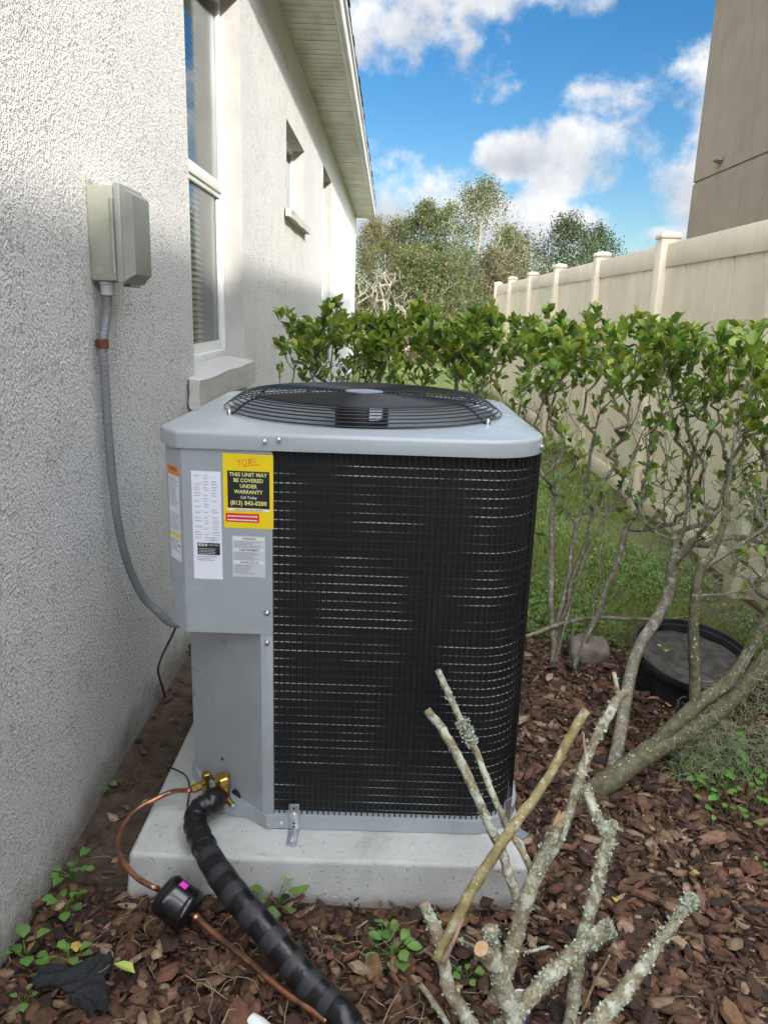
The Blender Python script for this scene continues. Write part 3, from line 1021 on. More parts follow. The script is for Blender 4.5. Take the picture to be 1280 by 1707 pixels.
# ------------------------------------------------------------------ equipment pad
PADX0, PADX1, PADY0, PADY1, PADZ = -0.565, 0.372, 1.478, 2.52, 0.11
pad = B()
bm = bmesh.new()
bmesh.ops.create_cube(bm, size=1.0)
bmesh.ops.subdivide_edges(bm, edges=list(bm.edges), cuts=11, use_grid_fill=True)
for vv in bm.verts:
    x = PADX0 + (vv.co.x + .5) * (PADX1 - PADX0)
    y = PADY0 + (vv.co.y + .5) * (PADY1 - PADY0)
    tpr = 0.012 * (vv.co.z + .5)
    x = x + (tpr if vv.co.x < -0.49 else -tpr if vv.co.x > 0.49 else 0)
    y = y + (tpr if vv.co.y < -0.49 else 0)
    z = -0.04 + (vv.co.z + .5) * (PADZ + 0.04) + 0.0012 * math.sin(9 * x + 5 * y)
    if vv.co.z > 0.49:
        z -= 0
    vv.co = Vector((x, y, min(z, PADZ)))
bm.normal_update()
bmesh.ops.bevel(bm, geom=[e for e in bm.edges if len(e.link_faces) == 2 and e.calc_face_angle(0) > 0.9], offset=0.010, segments=3, profile=0.6, affect='EDGES')
pad.bm(bm)
po = pad.build('equipment_pad', [M['pad'], M['pad_side']], None, True, angle=50)
tag(po, 'pale grey concrete slab under the condenser unit', 'concrete pad')

# ------------------------------------------------------------------ air conditioner
AX, AY, AZ = -0.06, 2.02, PADZ
ac = thing('air_conditioner', 'grey outdoor condenser unit with black coil guard and domed fan grille on a slab', 'air conditioner', (AX, AY, AZ))
ZP0, ZP1 = PADZ + 0.002, PADZ + 0.036      # base pan
ZT = 1.030                                  # under the top cap
XR, YF, YBk = 0.350, 1.603, 2.445
CR = 0.125


def arc(cx, cy, r, a0, a1, n):
    return [(cx + r * math.cos(math.radians(a0 + (a1 - a0) * k / n)), cy + r * math.sin(math.radians(a0 + (a1 - a0) * k / n))) for k in range(n + 1)]


def coil_path(inset):
    """plan of the coil from the front post round to the back left"""
    r = CR - inset
    cx, cyf, cyb = XR - CR, YF + CR, YBk - CR
    p = [(-0.240, YF + inset)]
    p += arc(cx, cyf, r, -90, 0, 10)
    p += arc(cx, cyb, r, 0, 90, 8)
    p += [(-0.40, YBk - inset)]
    return p


def resample(path, step):
    P = np.array(path)
    d = np.r_[0, np.cumsum(np.linalg.norm(np.diff(P, axis=0), axis=1))]
    n = int(d[-1] / step)
    s = np.linspace(0, d[-1], n + 1)
    return np.stack([np.interp(s, d, P[:, 0]), np.interp(s, d, P[:, 1])], 1)


# base pan with its stepped front-left corner
pan = [(-0.225, YF - 0.009)]
pan += arc(XR - CR + 0.002, YF + CR, CR + 0.007, -90, 0, 10) + arc(XR - CR + 0.002, YBk - CR, CR + 0.007, 0, 90, 8) + [(-0.478, YBk + 0.007), (-0.486, 1.80)]
w3 = [at(px, py, 2, PADZ) for px, py in ((352, 1345), (364, 1352), (376, 1358), (392, 1361), (410, 1363), (424, 1369), (434, 1376), (444, 1382))]
pan += [(p.x, p.y) for p in w3]
b = B()
b.prism(pan, ZP0, ZP1)
b.build('base_pan', M['cabinet'], ac, True, angle=30)
# coil fin pack and the tube rows
path = coil_path(0.014)
b = B()
b.rings([[(p[0], p[1], ZP1 - .01) for p in path], [(p[0], p[1], ZT + .01) for p in path]], 0, False)
b.build('coil', M['coil'], ac, True, angle=180)
tp = [(p[0], p[1]) for p in coil_path(0.0085)]
nrow = 42
z0r = ZP1 + 0.012
dzr = 0.0205
tr0 = None
for k in range(nrow):
    if tr0 is None:
        s_ = B()
        pts = tp[:12] + [tp[12], tp[19]]
        s_.rings([[(p[0], p[1], z0r - .0011) for p in tp[:20]], [(p[0], p[1], z0r + .0011) for p in tp[:20]]], 0, False)
        tr0 = s_.build('coil_tube', M['tube_row'], ac, True, angle=180)
    else:
        c = tr0.copy()
        COL.objects.link(c)
        c.parent = ac
        c.location = Vector(tr0.location) + Vector((0, 0, dzr * k))
# guard: upright wires, horizontal hoops
gp = resample(coil_path(0.002), 0.0131)
gw = None
for k, (x, y) in enumerate(gp):
    if y > 2.30:
        break
    if gw is None:
        s_ = B()
        s_.tube([(x, y, ZP1 - .004), (x, y, ZT + .004)], 0.0018, 6)
        gw = s_.build('guard_wire', M['black_wire'], ac, True)
        g0 = (x, y)
    else:
        c = gw.copy()
        COL.objects.link(c)
        c.parent = ac
        c.location = Vector(gw.location) + Vector((x - g0[0] + rnd.uniform(-.0009, .0009), y - g0[1], 0))
        c.rotation_euler = (0, rnd.gauss(0, .0012), 0)
        c.location += Vector((-.58 * math.sin(c.rotation_euler.y), 0, 0))
# cabinet: front post, slanting service panel, control box above it
b = B()
b.box(-0.268, YF - 0.004, ZP1 - 0.012, -0.2395, YF + 0.03, 0.612, bev=0.002)
b.build('corner_post', M['cabinet'], ac, True)
b = B()
pl = [(-0.2685, YF + 0.004), (-0.2685, YF + 0.03), (-0.44, 1.83), (-0.44, YBk - 0.01), (-0.474, YBk - 0.01), (-0.474, 1.785), (-0.468, 1.778)]
b.prism(pl, ZP1 - 0.012, 0.66)
b.build('service_panel', M['cabinet_in'], ac, True, angle=20)
b = B()
cb = [(-0.2395, YF - 0.006), (-0.2395, YF + 0.07), (-0.30, YF + 0.1), (-0.45, YBk - 0.02), (-0.481, YBk - 0.02), (-0.481, 1.656), (-0.476, 1.650), (-0.437, 1.601), (-0.431, YF - 0.006)]
b.prism(cb, 0.612, ZT + 0.004)
b.build('control_box', M['cabinet'], ac, True, angle=20)

# top cap with the fan opening
def cap_outline():
    e = 0.010
    p = [(-0.436, YF - 0.012)]
    p += arc(XR - CR - .009, YF + CR, CR + e, -90, 0, 12) + arc(XR - CR - .009, YBk - CR, CR + e, 0, 90, 10)
    p += [(-0.43, YBk + e), (-0.492, YBk - 0.05), (-0.492, 1.662), (-0.486, 1.652), (-0.444, 1.596)]
    return p


co = cap_outline()
dn = []
for k in range(len(co)):
    a, c = Vector(co[k]), Vector(co[(k + 1) % len(co)])
    n_ = max(1, int((c - a).length / 0.03))
    dn += [a.lerp(c, j / n_) for j in range(n_)]
FC = Vector((-0.062, 2.02))
dn.sort(key=lambda p: math.atan2(p.y - FC.y, p.x - FC.x))
dirs = [(p - FC).normalized() for p in dn]
HR = 0.345


def capring(inset, z):
    return [(p.x - d.x * inset, p.y - d.y * inset, z) for p, d in zip(dn, dirs)]


def circ(r, z):
    return [(FC.x + d.x * r, FC.y + d.y * r, z) for d in dirs]


b = B()
b.rings([capring(0.006, 1.029), capring(0.0, 1.0295), capring(0.0, 1.058), capring(0.0015, 1.0625), capring(0.006, 1.0655), capring(0.016, 1.0665), circ(HR + .022, 1.070),
         circ(HR + .008, 1.0715), circ(HR, 1.069), circ(HR - .003, 1.05), circ(HR - .003, 0.93)])
b.build('top_cap', M['cabinet'], ac, True, angle=55)
b = B()
b.rings([circ(HR - 0.002, 0.935), circ(0.02, 0.88)], 0, True, False, True)
b.build('orifice_shroud', M['cabinet_in'], ac, True)
# fan motor and blades
b = B()
b.tube([(FC.x - .005, FC.y, 0.955), (FC.x - .005, FC.y, 0.96), (FC.x - .005, FC.y, 1.09), (FC.x - .005, FC.y, 1.10)], [0.066, 0.070, 0.070, 0.062], 28)
motor = b.build('fan_motor', M['black_plain'], ac, True)
b = B()
for k in range(4):
    a0, a1 = math.radians(-72 + k * 8), math.radians(-64 + k * 8)
    b.quad((FC.x - .005 + .0708 * math.cos(a0), FC.y + .0708 * math.sin(a0), 1.050), (FC.x - .005 + .0708 * math.cos(a1), FC.y + .0708 * math.sin(a1), 1.050),
           (FC.x - .005 + .0708 * math.cos(a1), FC.y + .0708 * math.sin(a1), 1.082), (FC.x - .005 + .0708 * math.cos(a0), FC.y + .0708 * math.sin(a0), 1.082))
b.build('motor_label', M['label_white'], motor)
b = B()
for k in range(3):
    a0 = math.radians(200 + 120 * k)
    rings = []
    for r_ in np.linspace(0.05, 0.315, 8):
        ring = []
        for j in range(7):
            t = j / 6 - 0.5
            wdt = 0.16 + 0.12 * (r_ / 0.3)
            a = a0 + t * wdt * 2.2 + 0.3 * (r_ / 0.3)
            ring.append((FC.x + r_ * math.cos(a), FC.y + r_ * math.sin(a), 0.985 + 0.075 * t + 0.02 * (r_ / .3)))
        rings.append(ring)
    b.rings(rings, 0, False)
b.build('fan_blade', M['fan_blade'], ac, True)
# fan guard: concentric rings and spokes
RG = 0.358


def guard_z(r):
    if r > 0.285:
        t = (RG - r) / (RG - 0.285)
        return 1.076 + 0.037 * math.sin(min(1, t) * math.pi / 2)
    return 1.113 + 0.004 * (1 - r / 0.285)


for r_ in list(np.linspace(RG, 0.290, 8)) + list(np.arange(0.279, 0.04, -0.0115)):
    s_ = B()
    n_ = 72
    z = guard_z(r_)
    ring = []
    for k in range(n_):
        a = 2 * math.pi * k / n_
        d = Vector((math.cos(a), math.sin(a), 0))
        q = 0.0018
        ring.append([Vector((FC.x, FC.y, z)) + d * (r_ + q * math.cos(t)) + Vector((0, 0, q * math.sin(t))) for t in (math.pi / 2, 5 * math.pi / 4, 7 * math.pi / 4)][::1])
    ring.append(ring[0])
    s_.rings(ring, 0, True)
    s_.build('guard_ring', M['black_wire'], ac, True, angle=180)
sp0 = None
for k in range(5):
    a = math.radians((211, 325, 30, 90, 150)[k])
    s_ = B()
    pts = []
    for r_ in list(np.linspace(0.372, RG, 3)) + list(np.linspace(RG - .006, .285, 8)) + list(np.linspace(.26, .03, 6)):
        z = guard_z(r_) - 0.0035 if r_ <= RG else 1.0745
        pts.append((FC.x + r_ * math.cos(a), FC.y + r_ * math.sin(a), z))
    s_.tube(pts, 0.0028, 6)
    s_.build('guard_spoke', M['black_wire'], ac, True, angle=180)
    s_ = B()
    e = (FC.x + .366 * math.cos(a), FC.y + .366 * math.sin(a))
    s_.tube([(e[0], e[1], 1.069), (e[0], e[1], 1.0805), (e[0], e[1], 1.083)], [0.005, 0.005, 0.003], 10)
    s_.build('guard_screw', M['screw'], ac, True)
b = B()
b.tube([(FC.x, FC.y, 1.1155), (FC.x, FC.y, 1.118), (FC.x, FC.y, 1.120)], [0.05, 0.05, 0.03], 24)
b.build('guard_hub', M['galv'], ac, True)
# sheet metal screws
def screw(p, n, r=0.0055, parent=ac):
    s_ = B()
    p, n = Vector(p), Vector(n).normalized()
    s_.tube([p - n * .001, p + n * .0015, p + n * .0015, p + n * .005, p + n * .006], [r * 1.3, r * 1.3, r * .85, r * .8, r * .4], 10)
    s_.build('screw', M['screw'], parent, True)


for px, py, yv in ((441, 736, YF - .012), (465, 733, YF - .012), (445, 1022, YF - .006), (445, 1071, YF - .004)):
    screw(at(px, py, 1, yv), (0, -1, 0))
screw((0.340, 1.668, 1.045), (0.75, -0.66, 0))
for px, py in ((447, 1374), (469, 1372)):
    screw(at(px, py, 1, YF - .009), (0, -1, 0), 0.0045)
for q, nrm in (((-0.390, 1.677, 0.131), (-.5, -.86, 0)), ((-0.377, 1.667, 0.130), (-.5, -.86, 0)), ((-0.292, 1.624, 0.131), (-.5, -.86, 0))):
    screw(q, nrm, 0.0042)
# hold-down straps
b = B()
sx = -0.19
b.box(sx - .0125, YF - .014, PADZ + .0005, sx + .0125, YF - .0105, 0.182, bev=0.001)
b.box(sx - .0125, YF - .070, PADZ + .0005, sx + .0125, YF - .0145, PADZ + .004, bev=0.001)
st = b.build('hold_down_strap', M['galv'], ac, True)
for z, r_ in ((0.172, .0028), (0.131, .0028), (0.121, .0028)):
    s_ = B()
    s_.tube([(sx, YF - .0144, z), (sx, YF - .0152, z)], r_, 10)
    s_.build('slot', M['black_plain'], st)
screw((sx, YF - .0145, 0.153), (0, -1, 0), 0.006, st)
screw((sx, YF - .050, PADZ + .0045), (0, 0, 1), 0.006, st)
b = B()
pr = at(838, 1402, 2, PADZ)
n2 = Vector((0.72, -0.69, 0)).normalized()
t2 = Vector((0.69, 0.72, 0))
pc = Vector((XR - CR + (CR + .012) * n2.x, YF + CR + (CR + .012) * n2.y, 0))
for z0, z1, o0, o1 in ((PADZ + .001, 0.185, 0.0, 0.003), (PADZ + .001, PADZ + .004, 0.0031, 0.06)):
    i = len(b.v)
    for z in (z0, z1):
        for sgn, o in ((-1, o0), (1, o0), (1, o1), (-1, o1)):
            q = pc + t2 * (.0125 * sgn) + n2 * o
            b.v.append((q.x, q.y, z))
    for f in ((3, 2, 1, 0), (4, 5, 6, 7), (0, 1, 5, 4), (1, 2, 6, 5), (2, 3, 7, 6), (3, 0, 4, 7)):
        b.f.append(tuple(i + k for k in f))
        b.m.append(0)
b.build('hold_down_strap', M['galv'], ac)


# service valves on the slanting panel (brass)
def rodv(pts, rad, n=14):
    s_ = B()
    s_.tube(pts, rad, n)
    return s_


def hexcap(c, axis, r, h):
    s_ = B()
    c, axis = Vector(c), Vector(axis).normalized()
    s_.tube([c, c + axis * (h * .12), c + axis * (h * .85), c + axis * h], [r * .9, r, r, r * .78], 6)
    return s_


PN = Vector((-0.655, -0.755, 0))
sv = at(372, 1318, 1, 1.655)            # suction valve body
b = B()
b.tube([sv + Vector((.004, 0, -.042)), sv + Vector((.002, 0, .028))], [.0155, .0135], 16)
b.tube([sv + Vector((.008, .03, -.034)), sv + Vector((.006, -.004, -.030))], [.011, .011], 12)
valve = b.build('suction_valve', M['brass'], ac, True)
hexcap(sv + Vector((0, 0, .022)), (-.06, -.1, 1), .0195, .022).build('valve_cap', M['brass'], valve)
b = B()
b.tube([sv + Vector((.006, -.006, -.012)), sv + Vector((.030, -.030, -.020))], [.007, .007], 10)
b.build('service_port', M['brass'], valve, True)
screw(sv + Vector((.031, -.031, -.020)), (.7, -.7, -.2), .006, valve)
lv = at(352, 1302, 1, 1.668)            # liquid valve body
lv = Vector((lv.x - .012, lv.y, lv.z))
b = B()
b.tube([lv + Vector((0, 0, -.02)), lv + Vector((0, 0, .014))], [.009, .008], 12)
b.tube([lv + Vector((.004, .03, -.006)), lv + Vector((-.012, -.016, -.006))], [.007, .007], 10)
lval = b.build('liquid_valve', M['brass'], ac, True)
hexcap(lv + Vector((0, 0, .010)), (0, -.1, 1), .0115, .014).build('valve_cap', M['brass'], lval)
hexcap(lv + Vector((-.010, -.012, -.005)), (-.8, -.55, -.12), .0105, .024).build('flare_nut', M['brass'], lval)
for px, py, yv, r_ in ((371, 1265, 1.695, .0045), (356, 1299, 1.71, .004)):
    p = at(px, py, 1, yv)
    t = (-0.268 - p.x) / 0.2
    y_on = YF + 0.004 + t * 0.175
    s_ = B()
    q = at(px, py, 1, y_on - .001)
    s_.tube([q + PN * -.002, q + PN * .0012], [r_, r_], 12)
    s_.build('panel_hole', M['black_plain'], ac)
q = at(394, 1326, 1, 1.668)
b = B()
b.tube([q + PN * -.004, q + PN * .002], [.016, .016], 16)
b.build('pipe_grommet', M['black_plain'], ac)


# ------------------------------------------------------------------ labels on the unit
class Sheet:
    def __init__(s, o, ux, n, name, base, w, h, parent=ac, label=None):
        s.o, s.ux, s.n = Vector(o), Vector(ux).normalized(), Vector(n).normalized()
        s.uz = Vector((0, 0, 1))
        b = B()
        s.q(b, 0, 0, w, h, 0.0006)
        b2 = B()
        s.part = b.build(name, base, parent, label=label)
        s.layers = {}
        s.w, s.h = w, h

    def p(s, u, v, d):
        return s.o + s.ux * u + s.uz * v + s.n * d

    def q(s, b, u0, v0, u1, v1, d):
        b.quad(s.p(u0, v0, d), s.p(u1, v0, d), s.p(u1, v1, d), s.p(u0, v1, d))

    def rect(s, u0, v0, u1, v1, m, d=0.0010):
        b = s.layers.setdefault((m, d), B())
        s.q(b, u0, v0, u1, v1, d)

    def text(s, txt, u, v, size, m, d=0.0014, align='CENTER', bold=0.0, sx=1.0):
        cu = bpy.data.curves.new('lettering', 'FONT')
        cu.body = txt
        cu.size = size
        cu.align_x = align
        cu.align_y = 'CENTER'
        cu.offset = bold * size
        cu.resolution_u = 2
        o = bpy.data.objects.new('lettering', cu)
        COL.objects.link(o)
        dg = bpy.context.evaluated_depsgraph_get()
        me = bpy.data.meshes.new_from_object(o.evaluated_get(dg))
        bpy.data.objects.remove(o)
        mt = Matrix(((s.ux.x * sx, s.uz.x, s.n.x, 0), (s.ux.y * sx, s.uz.y, s.n.y, 0), (s.ux.z * sx, s.uz.z, s.n.z, 0), (0, 0, 0, 1)))
        mt = Matrix.Translation(s.p(u, v, d)) @ mt
        me.transform(mt)
        me.materials.clear()
        return link('lettering', me, s.part, [M[m]])

    def lines(s, u0, u1, v0, v1, n, m, r, d=0.0010, fill=(0.6, 1.0), th=0.45):
        st = (v1 - v0) / n
        for k in range(n):
            u = u0
            end = u0 + (u1 - u0) * r.uniform(*fill)
            v = v1 - st * (k + .8)
            while u < end:
                w = r.uniform(0.0012, 0.005)
                s.rect(u, v, min(u + w, end), v + st * th, m, d)
                u += w + 0.0009

    def done(s):
        for (m, d), b in s.layers.items():
            if len(b.f) <= 3:
                for f in b.f:
                    c = B()
                    c.quad(*[b.v[i] for i in f])
                    c.build('print', M[m], s.part)
            else:
                b.build('print', M[m], s.part, kind='stuff')


fy = YF - 0.006
lr = random.Random(3)
# yellow warranty sticker
A = at(374, 879, 1, fy)
yl = Sheet((A.x, fy, A.z), (1, 0, -.012), (0, -1, 0), 'warranty_sticker', M['label_yellow'], 0.1065, 0.163, label='yellow warranty sticker with a black panel')
yl.rect(.009, .045, .0985, .126, 'label_black')
for txt, v, sz, m, bd in (('THIS UNIT MAY', .1180, .0115, 'label_lime', .02), ('BE COVERED', .1055, .0115, 'label_lime', .02), ('UNDER', .0930, .0115, 'label_lime', .02),
                          ('WARRANTY', .0805, .0115, 'label_lime', .02), ('Call Today', .0685, .0085, 'white_print', .01), ('(813) 843-0200', .0560, .0132, 'label_lime', .02)):
    yl.text(txt, .0535, v, sz, m, bold=bd, sx=0.95 if 'UNIT' not in txt else 1.0)
yl.text('YQR', .046, .1435, .021, 'label_orange', bold=.01, sx=.8)
for k in range(3):
    yl.lines(.054 + k * .003, .078 + k * .003, .1505 - k * .006, .1545 - k * .006, 1, 'label_orange', lr, th=.6)
yl.rect(.008, .0385, .0985, .0435, 'white_print')
yl.lines(.024, .084, .039, .043, 1, 'label_grey', lr, .0014, (1, 1), .55)
yl.rect(.004, .0135, .076, .033, 'label_red')
yl.lines(.008, .072, .024, .030, 1, 'white_print', lr, .0014, (1, 1), .5)
yl.lines(.008, .072, .0155, .0215, 1, 'white_print', lr, .0014, (1, 1), .5)
yl.done()
# rating plate
A = at(324.5, 964, 1, fy)
rp = Sheet((A.x, fy, A.z), (1, 0, -.01), (0, -1, 0), 'rating_plate', M['label_white'], 0.0625, 0.242, label='white rating plate with rows of small print')
for k in range(24):
    v = .232 - k * .0062
    for u0, u1 in ((.005, .022), (.026, .036), (.043, .058)):
        if lr.random() < 0.75:
            rp.lines(u0, u1, v - .002, v + .002, 1, 'label_grey', lr, th=.42)
    if k % 2 == 0:
        rp.rect(.004, v - .0032, .058, v - .0029, 'label_grey')
rp.rect(.009, .056, .058, .083, 'label_black')
rp.rect(.0115, .0755, .0305, .0812, 'white_print', .0014)
rp.text('AHRI', .021, .0783, .0068, 'label_black', .0018, bold=.02)
rp.text('CERTIFIED', .0445, .0782, .0048, 'white_print', .0014)
rp.lines(.012, .055, .058, .072, 4, 'white_print', lr, .0014, (.7, 1), .3)
rp.text('UL', .040, .0905, .0055, 'label_grey', .0014, bold=.02)
for k in range(18):
    a0, a1 = 2 * math.pi * k / 18, 2 * math.pi * (k + 1) / 18
    bb = rp.layers.setdefault(('label_grey', .0010), B())
    bb.quad(*[rp.p(.040 + r_ * math.cos(a), .0905 + r_ * math.sin(a), .001) for a, r_ in ((a0, .0048), (a0, .0056), (a1, .0056), (a1, .0048))])
rp.lines(.008, .055, .042, .054, 3, 'label_grey', lr)
rp.done()
# caution label under the sticker
A = at(388.5, 961, 1, fy)
cl = Sheet((A.x, fy, A.z), (1, 0, -.012), (0, -1, 0), 'caution_label', M['label_silver'], 0.0715, 0.094, label='small silver three language caution label')
for v, t in ((.088, 'WARNING'), (.0625, 'AVERTISSEMENT'), (.034, 'ADVERTENCIA')):
    cl.rect(.002, v - .0035, .0695, v + .0035, 'white_print')
    cl.text(t, .037, v, .0062, 'label_black', bold=.015)
cl.lines(.004, .068, .067, .083, 5, 'label_grey', lr)
cl.lines(.004, .068, .039, .058, 6, 'label_grey', lr)
cl.lines(.004, .052, .008, .029, 6, 'label_grey', lr)
cl.done()
# tall warning label on the chamfer
c0, c1 = Vector((-0.476, 1.650, 0)), Vector((-0.437, 1.601, 0))
ux = (c1 - c0).normalized()
nrm = Vector((ux.y, -ux.x, 0))
ul = (c1 - c0).length
wl_ = Sheet((c0.x + ux.x * .003, c0.y + ux.y * .003, 0.772), ux, nrm, 'warning_label', M['label_white'], ul - .006, 0.212, label='tall warning label with an orange header')
lw = ul - .006
wl_.rect(0, .192, lw, .212, 'label_orange')
wl_.text('WARNING', lw / 2, .205, .009, 'label_black', bold=.01, sx=.8)
wl_.lines(.004, lw - .003, .122, .188, 14, 'label_grey', lr)
wl_.lines(.004, lw - .003, .068, .108, 8, 'label_grey', lr)
wl_.rect(.002, .054, lw - .002, .063, 'label_yellow')
wl_.lines(.004, lw - .003, .020, .050, 6, 'label_grey', lr)
wl_.rect(.004, .040, .013, .0425, 'label_black')
wl_.rect(lw - .016, .034, lw - .003, .037, 'label_black')
wl_.done()

# ------------------------------------------------------------------ disconnect box and conduit on the wall
bx = thing('disconnect_box', 'beige metal electrical disconnect box with hinged lid on the stucco wall', 'electrical box', (WX, 2.06, 1.36))
BY0, BY1, BZ0, BZ1 = 1.985, 2.155, 1.372, 1.594
b = B()
b.box(WX + .001, BY0, BZ0, WX + .066, BY1, BZ1, bev=0.004)
b.box(WX + .001, BY0 + .004, BZ1 - .004, WX + .006, BY0 + .03, BZ1 + .016, bev=0.002)
body = b.build('box_body', M['box'], bx, True)
b = B()
b.box(WX + .0665, BY0 - .004, BZ0 - .004, WX + .084, BY1 + .004, BZ1 + .006, bev=0.004)
b.rings([[(WX + x, BY0 + d, BZ0 + d * .6), (WX + x, BY1 - d * .3, BZ0 + d * .6), (WX + x, BY1 - d * .3, BZ1 - d * .5), (WX + x, BY0 + d, BZ1 - d * .5)] for x, d in ((.0842, .004), (.096, .022), (.103, .030), (.104, .034))], 0, True, False, True)
b.box(WX + .060, BY0 + .06, BZ0 - .012, WX + .08, BY1 - .03, BZ0 - .0041, bev=.002)
lid = b.build('lid', M['box_lid'], bx, True, angle=25)
for k in range(4):
    s_ = B()
    z0 = BZ0 + .018 + k * .044
    s_.tube([(WX + .062, BY0 - .005, z0 + .001), (WX + .062, BY0 - .005, z0 + .041)], .0042, 10)
    s_.build('hinge', M['box'], bx, True)
for k in range(3):
    s_ = B()
    z0 = BZ0 + .0605 + k * .044
    s_.tube([(WX + .062, BY0 - .006, z0 - .002), (WX + .062, BY0 - .006, z0 + .002)], .0058, 10)
    s_.build('hinge_pin', M['box_lid'], bx, True)
b = B()
for r0, r1 in ((.0155, .0135), (.0105, .0)):
    for k in range(24):
        a0, a1 = 2 * math.pi * k / 24, 2 * math.pi * (k + 1) / 24
        cx, cz = WX + .024, BZ0 + .026
        b.quad(*[(cx + r_ * math.cos(a), BY0 - .0012, cz + r_ * math.sin(a)) for a, r_ in ((a0, r1), (a0, r0), (a1, r0), (a1, r1))])
b.build('knockout', M['box_lid'], bx)
cdt = thing('conduit', 'grey ribbed flexible conduit dropping from the disconnect box to the unit', 'conduit', (WX, 2.05, 1.36))
ck = [(WX + .030, 2.012, 1.350), (WX + .024, 2.014, 1.29)]
for px, py, x in ((172, 573, .022), (176, 640, .022), (181, 720, .022), (188, 800, .022), (197, 870, .024), (212, 935, .030), (236, 990, .05), (262, 1018, .09), (296, 1040, .17)):
    p = at(px, py, 0, WX + x)
    ck.append((p.x, p.y, p.z))
ck.append((-.483, ck[-1][1] + .10, ck[-1][2] - .0))
cs = spline(ck, 26)
rad = [0.0108 + (0.0016 if k % 3 == 0 else 0) for k in range(len(cs))]
b = B()
b.tube(cs, rad, 12)
b.build('conduit_hose', M['conduit'], cdt, True, angle=180)
b = B()
b.tube([(WX + .030, 2.012, BZ0 - .001), (WX + .030, 2.012, BZ0 - .008), (WX + .030, 2.012, BZ0 - .010), (WX + .030, 2.012, BZ0 - .034), (WX + .030, 2.012, BZ0 - .037)], [.019, .019, .0165, .0165, .012], 20)
b.build('connector_nut', M['conduit_nut'], cdt, True)
p = at(172, 573, 0, WX + .022)
b = B()
b.tube([(p.x, p.y, p.z - .012), (p.x, p.y, p.z - .011), (p.x, p.y, p.z + .011), (p.x, p.y, p.z + .012)], [.0128, .0142, .0142, .0128], 16)
b.box(WX - .002, p.y + .006, p.z - .009, WX + .012, p.y + .03, p.z + .009, bev=.002)
b.build('conduit_clip', M['rust'], cdt, True)
cc = []
for px, py, x in ((298, 1036, .13), (286, 1062, .06), (270, 1095, .03), (264, 1118, .018), (271, 1145, .012), (276, 1165, .010), (276, 1188, .008)):
    p = at(px, py, 0, WX + x)
    cc.append((p.x, p.y, p.z))
b = B()
b.tube(spline(cc, 8), .0038, 8)
o = b.build('control_cable', M['cable'], None, True)
tag(o, 'thin black cable hanging down the wall behind the condenser', 'cable')
cc = [at(px, py, 2, z) for px, py, z in ((283, 1279, .118), (300, 1286, .122), (309, 1292, .125), (315, 1303, .14), (316, 1320, .128), (313, 1345, .117), (318, 1372, .116))]
b = B()
b.tube(spline(cc, 8), .0024, 6)
o = b.build('control_wire', M['cable'], None, True)
tag(o, 'short thin black wire lying on the slab beside the brass valves', 'wire')

# ------------------------------------------------------------------ refrigerant lines
sl_line = thing('suction_line', 'thick black insulated pipe wrapped in tape running from the unit into the mulch', 'insulated pipe', (-.35, 1.5, .15))
kp = [sv + Vector((-.012, -.010, -.012))]
for px, py, z in ((352, 1337, .168), (331, 1351, .160), (326, 1376, .153), (341, 1412, .152), (362, 1450, .150), (400, 1502, .135), (450, 1560, .105), (506, 1628, .068), (548, 1672, .050)):
    kp.append(at(px, py, 2, z))
e = kp[-1]
kp += [e + Vector((.030, -.026, -.006)), e + Vector((.048, -.050, -.040)), e + Vector((.052, -.060, -.12))]
ks = spline(kp, 9)
irad = []
for k in range(len(ks)):
    t = k / len(ks)
    irad.append(.028 if t < .10 else   .0245 + .0045 * min(1, max(0, (t - .25) / .2)))
b = B()
b.tube(ks, irad, 20, jit=.02, r=rnd)
b.build('insulation', M['foam'], sl_line, True, angle=180)
# wrinkles of tape where the pipe leaves the valve, bands of tape further down
L = np.r_[0, np.cumsum(np.linalg.norm(np.diff(ks, axis=0), axis=1))]


def at_len(s):
    return np.array([np.interp(s, L, ks[:, j]) for j in range(3)])


s = 0.235
while s < L[-1] - .10:
    s_ = B()
    w = rnd.uniform(.022, .032)
    pts = [at_len(s + w * k / 4) for k in range(5)]
    rr = [float(np.interp(s + w * k / 4, L, irad)) + .0008 for k in range(5)]
    rr[0] -= .0004
    rr[-1] -= .0004
    s_.tube(pts, rr, 20, caps=False)
    s_.build('tape_band', M['tape'], sl_line, True, angle=180)
    s += w + rnd.uniform(.024, .036)
for s in (.03, .055, .085, .115, .15, .19):
    s_ = B()
    w = .020
    pts = [at_len(s + w * k / 4) for k in range(5)]
    rr = [float(np.interp(s + w * k / 4, L, irad)) + q for k, q in enumerate((.0006, .0030, .0016, .0030, .0006))]
    s_.tube(pts, rr, 20, caps=False, jit=.012, r=rnd)
    s_.build('tape_wrap', M['foam'], sl_line, True, angle=180)

ll = thing('liquid_line', 'bare copper tube looping from the brass valve through a black filter drier', 'copper pipe', (-.5, 1.5, .12))
drA = at(268, 1484, 2, .100)
drB = at(325, 1527, 2, .060)
ca = [lv + Vector((-.032, -.026, -.010))]
for px, py, z in ((290, 1319, .150), (262, 1331, .142), (232, 1347, .132), (207, 1374, .124), (197, 1405, .122), (205, 1435, .120), (228, 1462, .116), (254, 1478, .112)):
    ca.append(at(px, py, 2, z))
ax_d = (drB - drA).normalized()
ca.append(drA - ax_d * .004)
b = B()
b.tube(spline(ca, 8), .0062, 12)
b.build('copper_tube', M['copper'], ll, True, angle=180)
cbp = [drB + ax_d * .004]
for px, py, z in ((348, 1548, .054), (374, 1570, .048), (420, 1607, .046), (470, 1650, .046), (520, 1684, .046), (545, 1702, .044)):
    cbp.append(at(px, py, 2, z))
b = B()
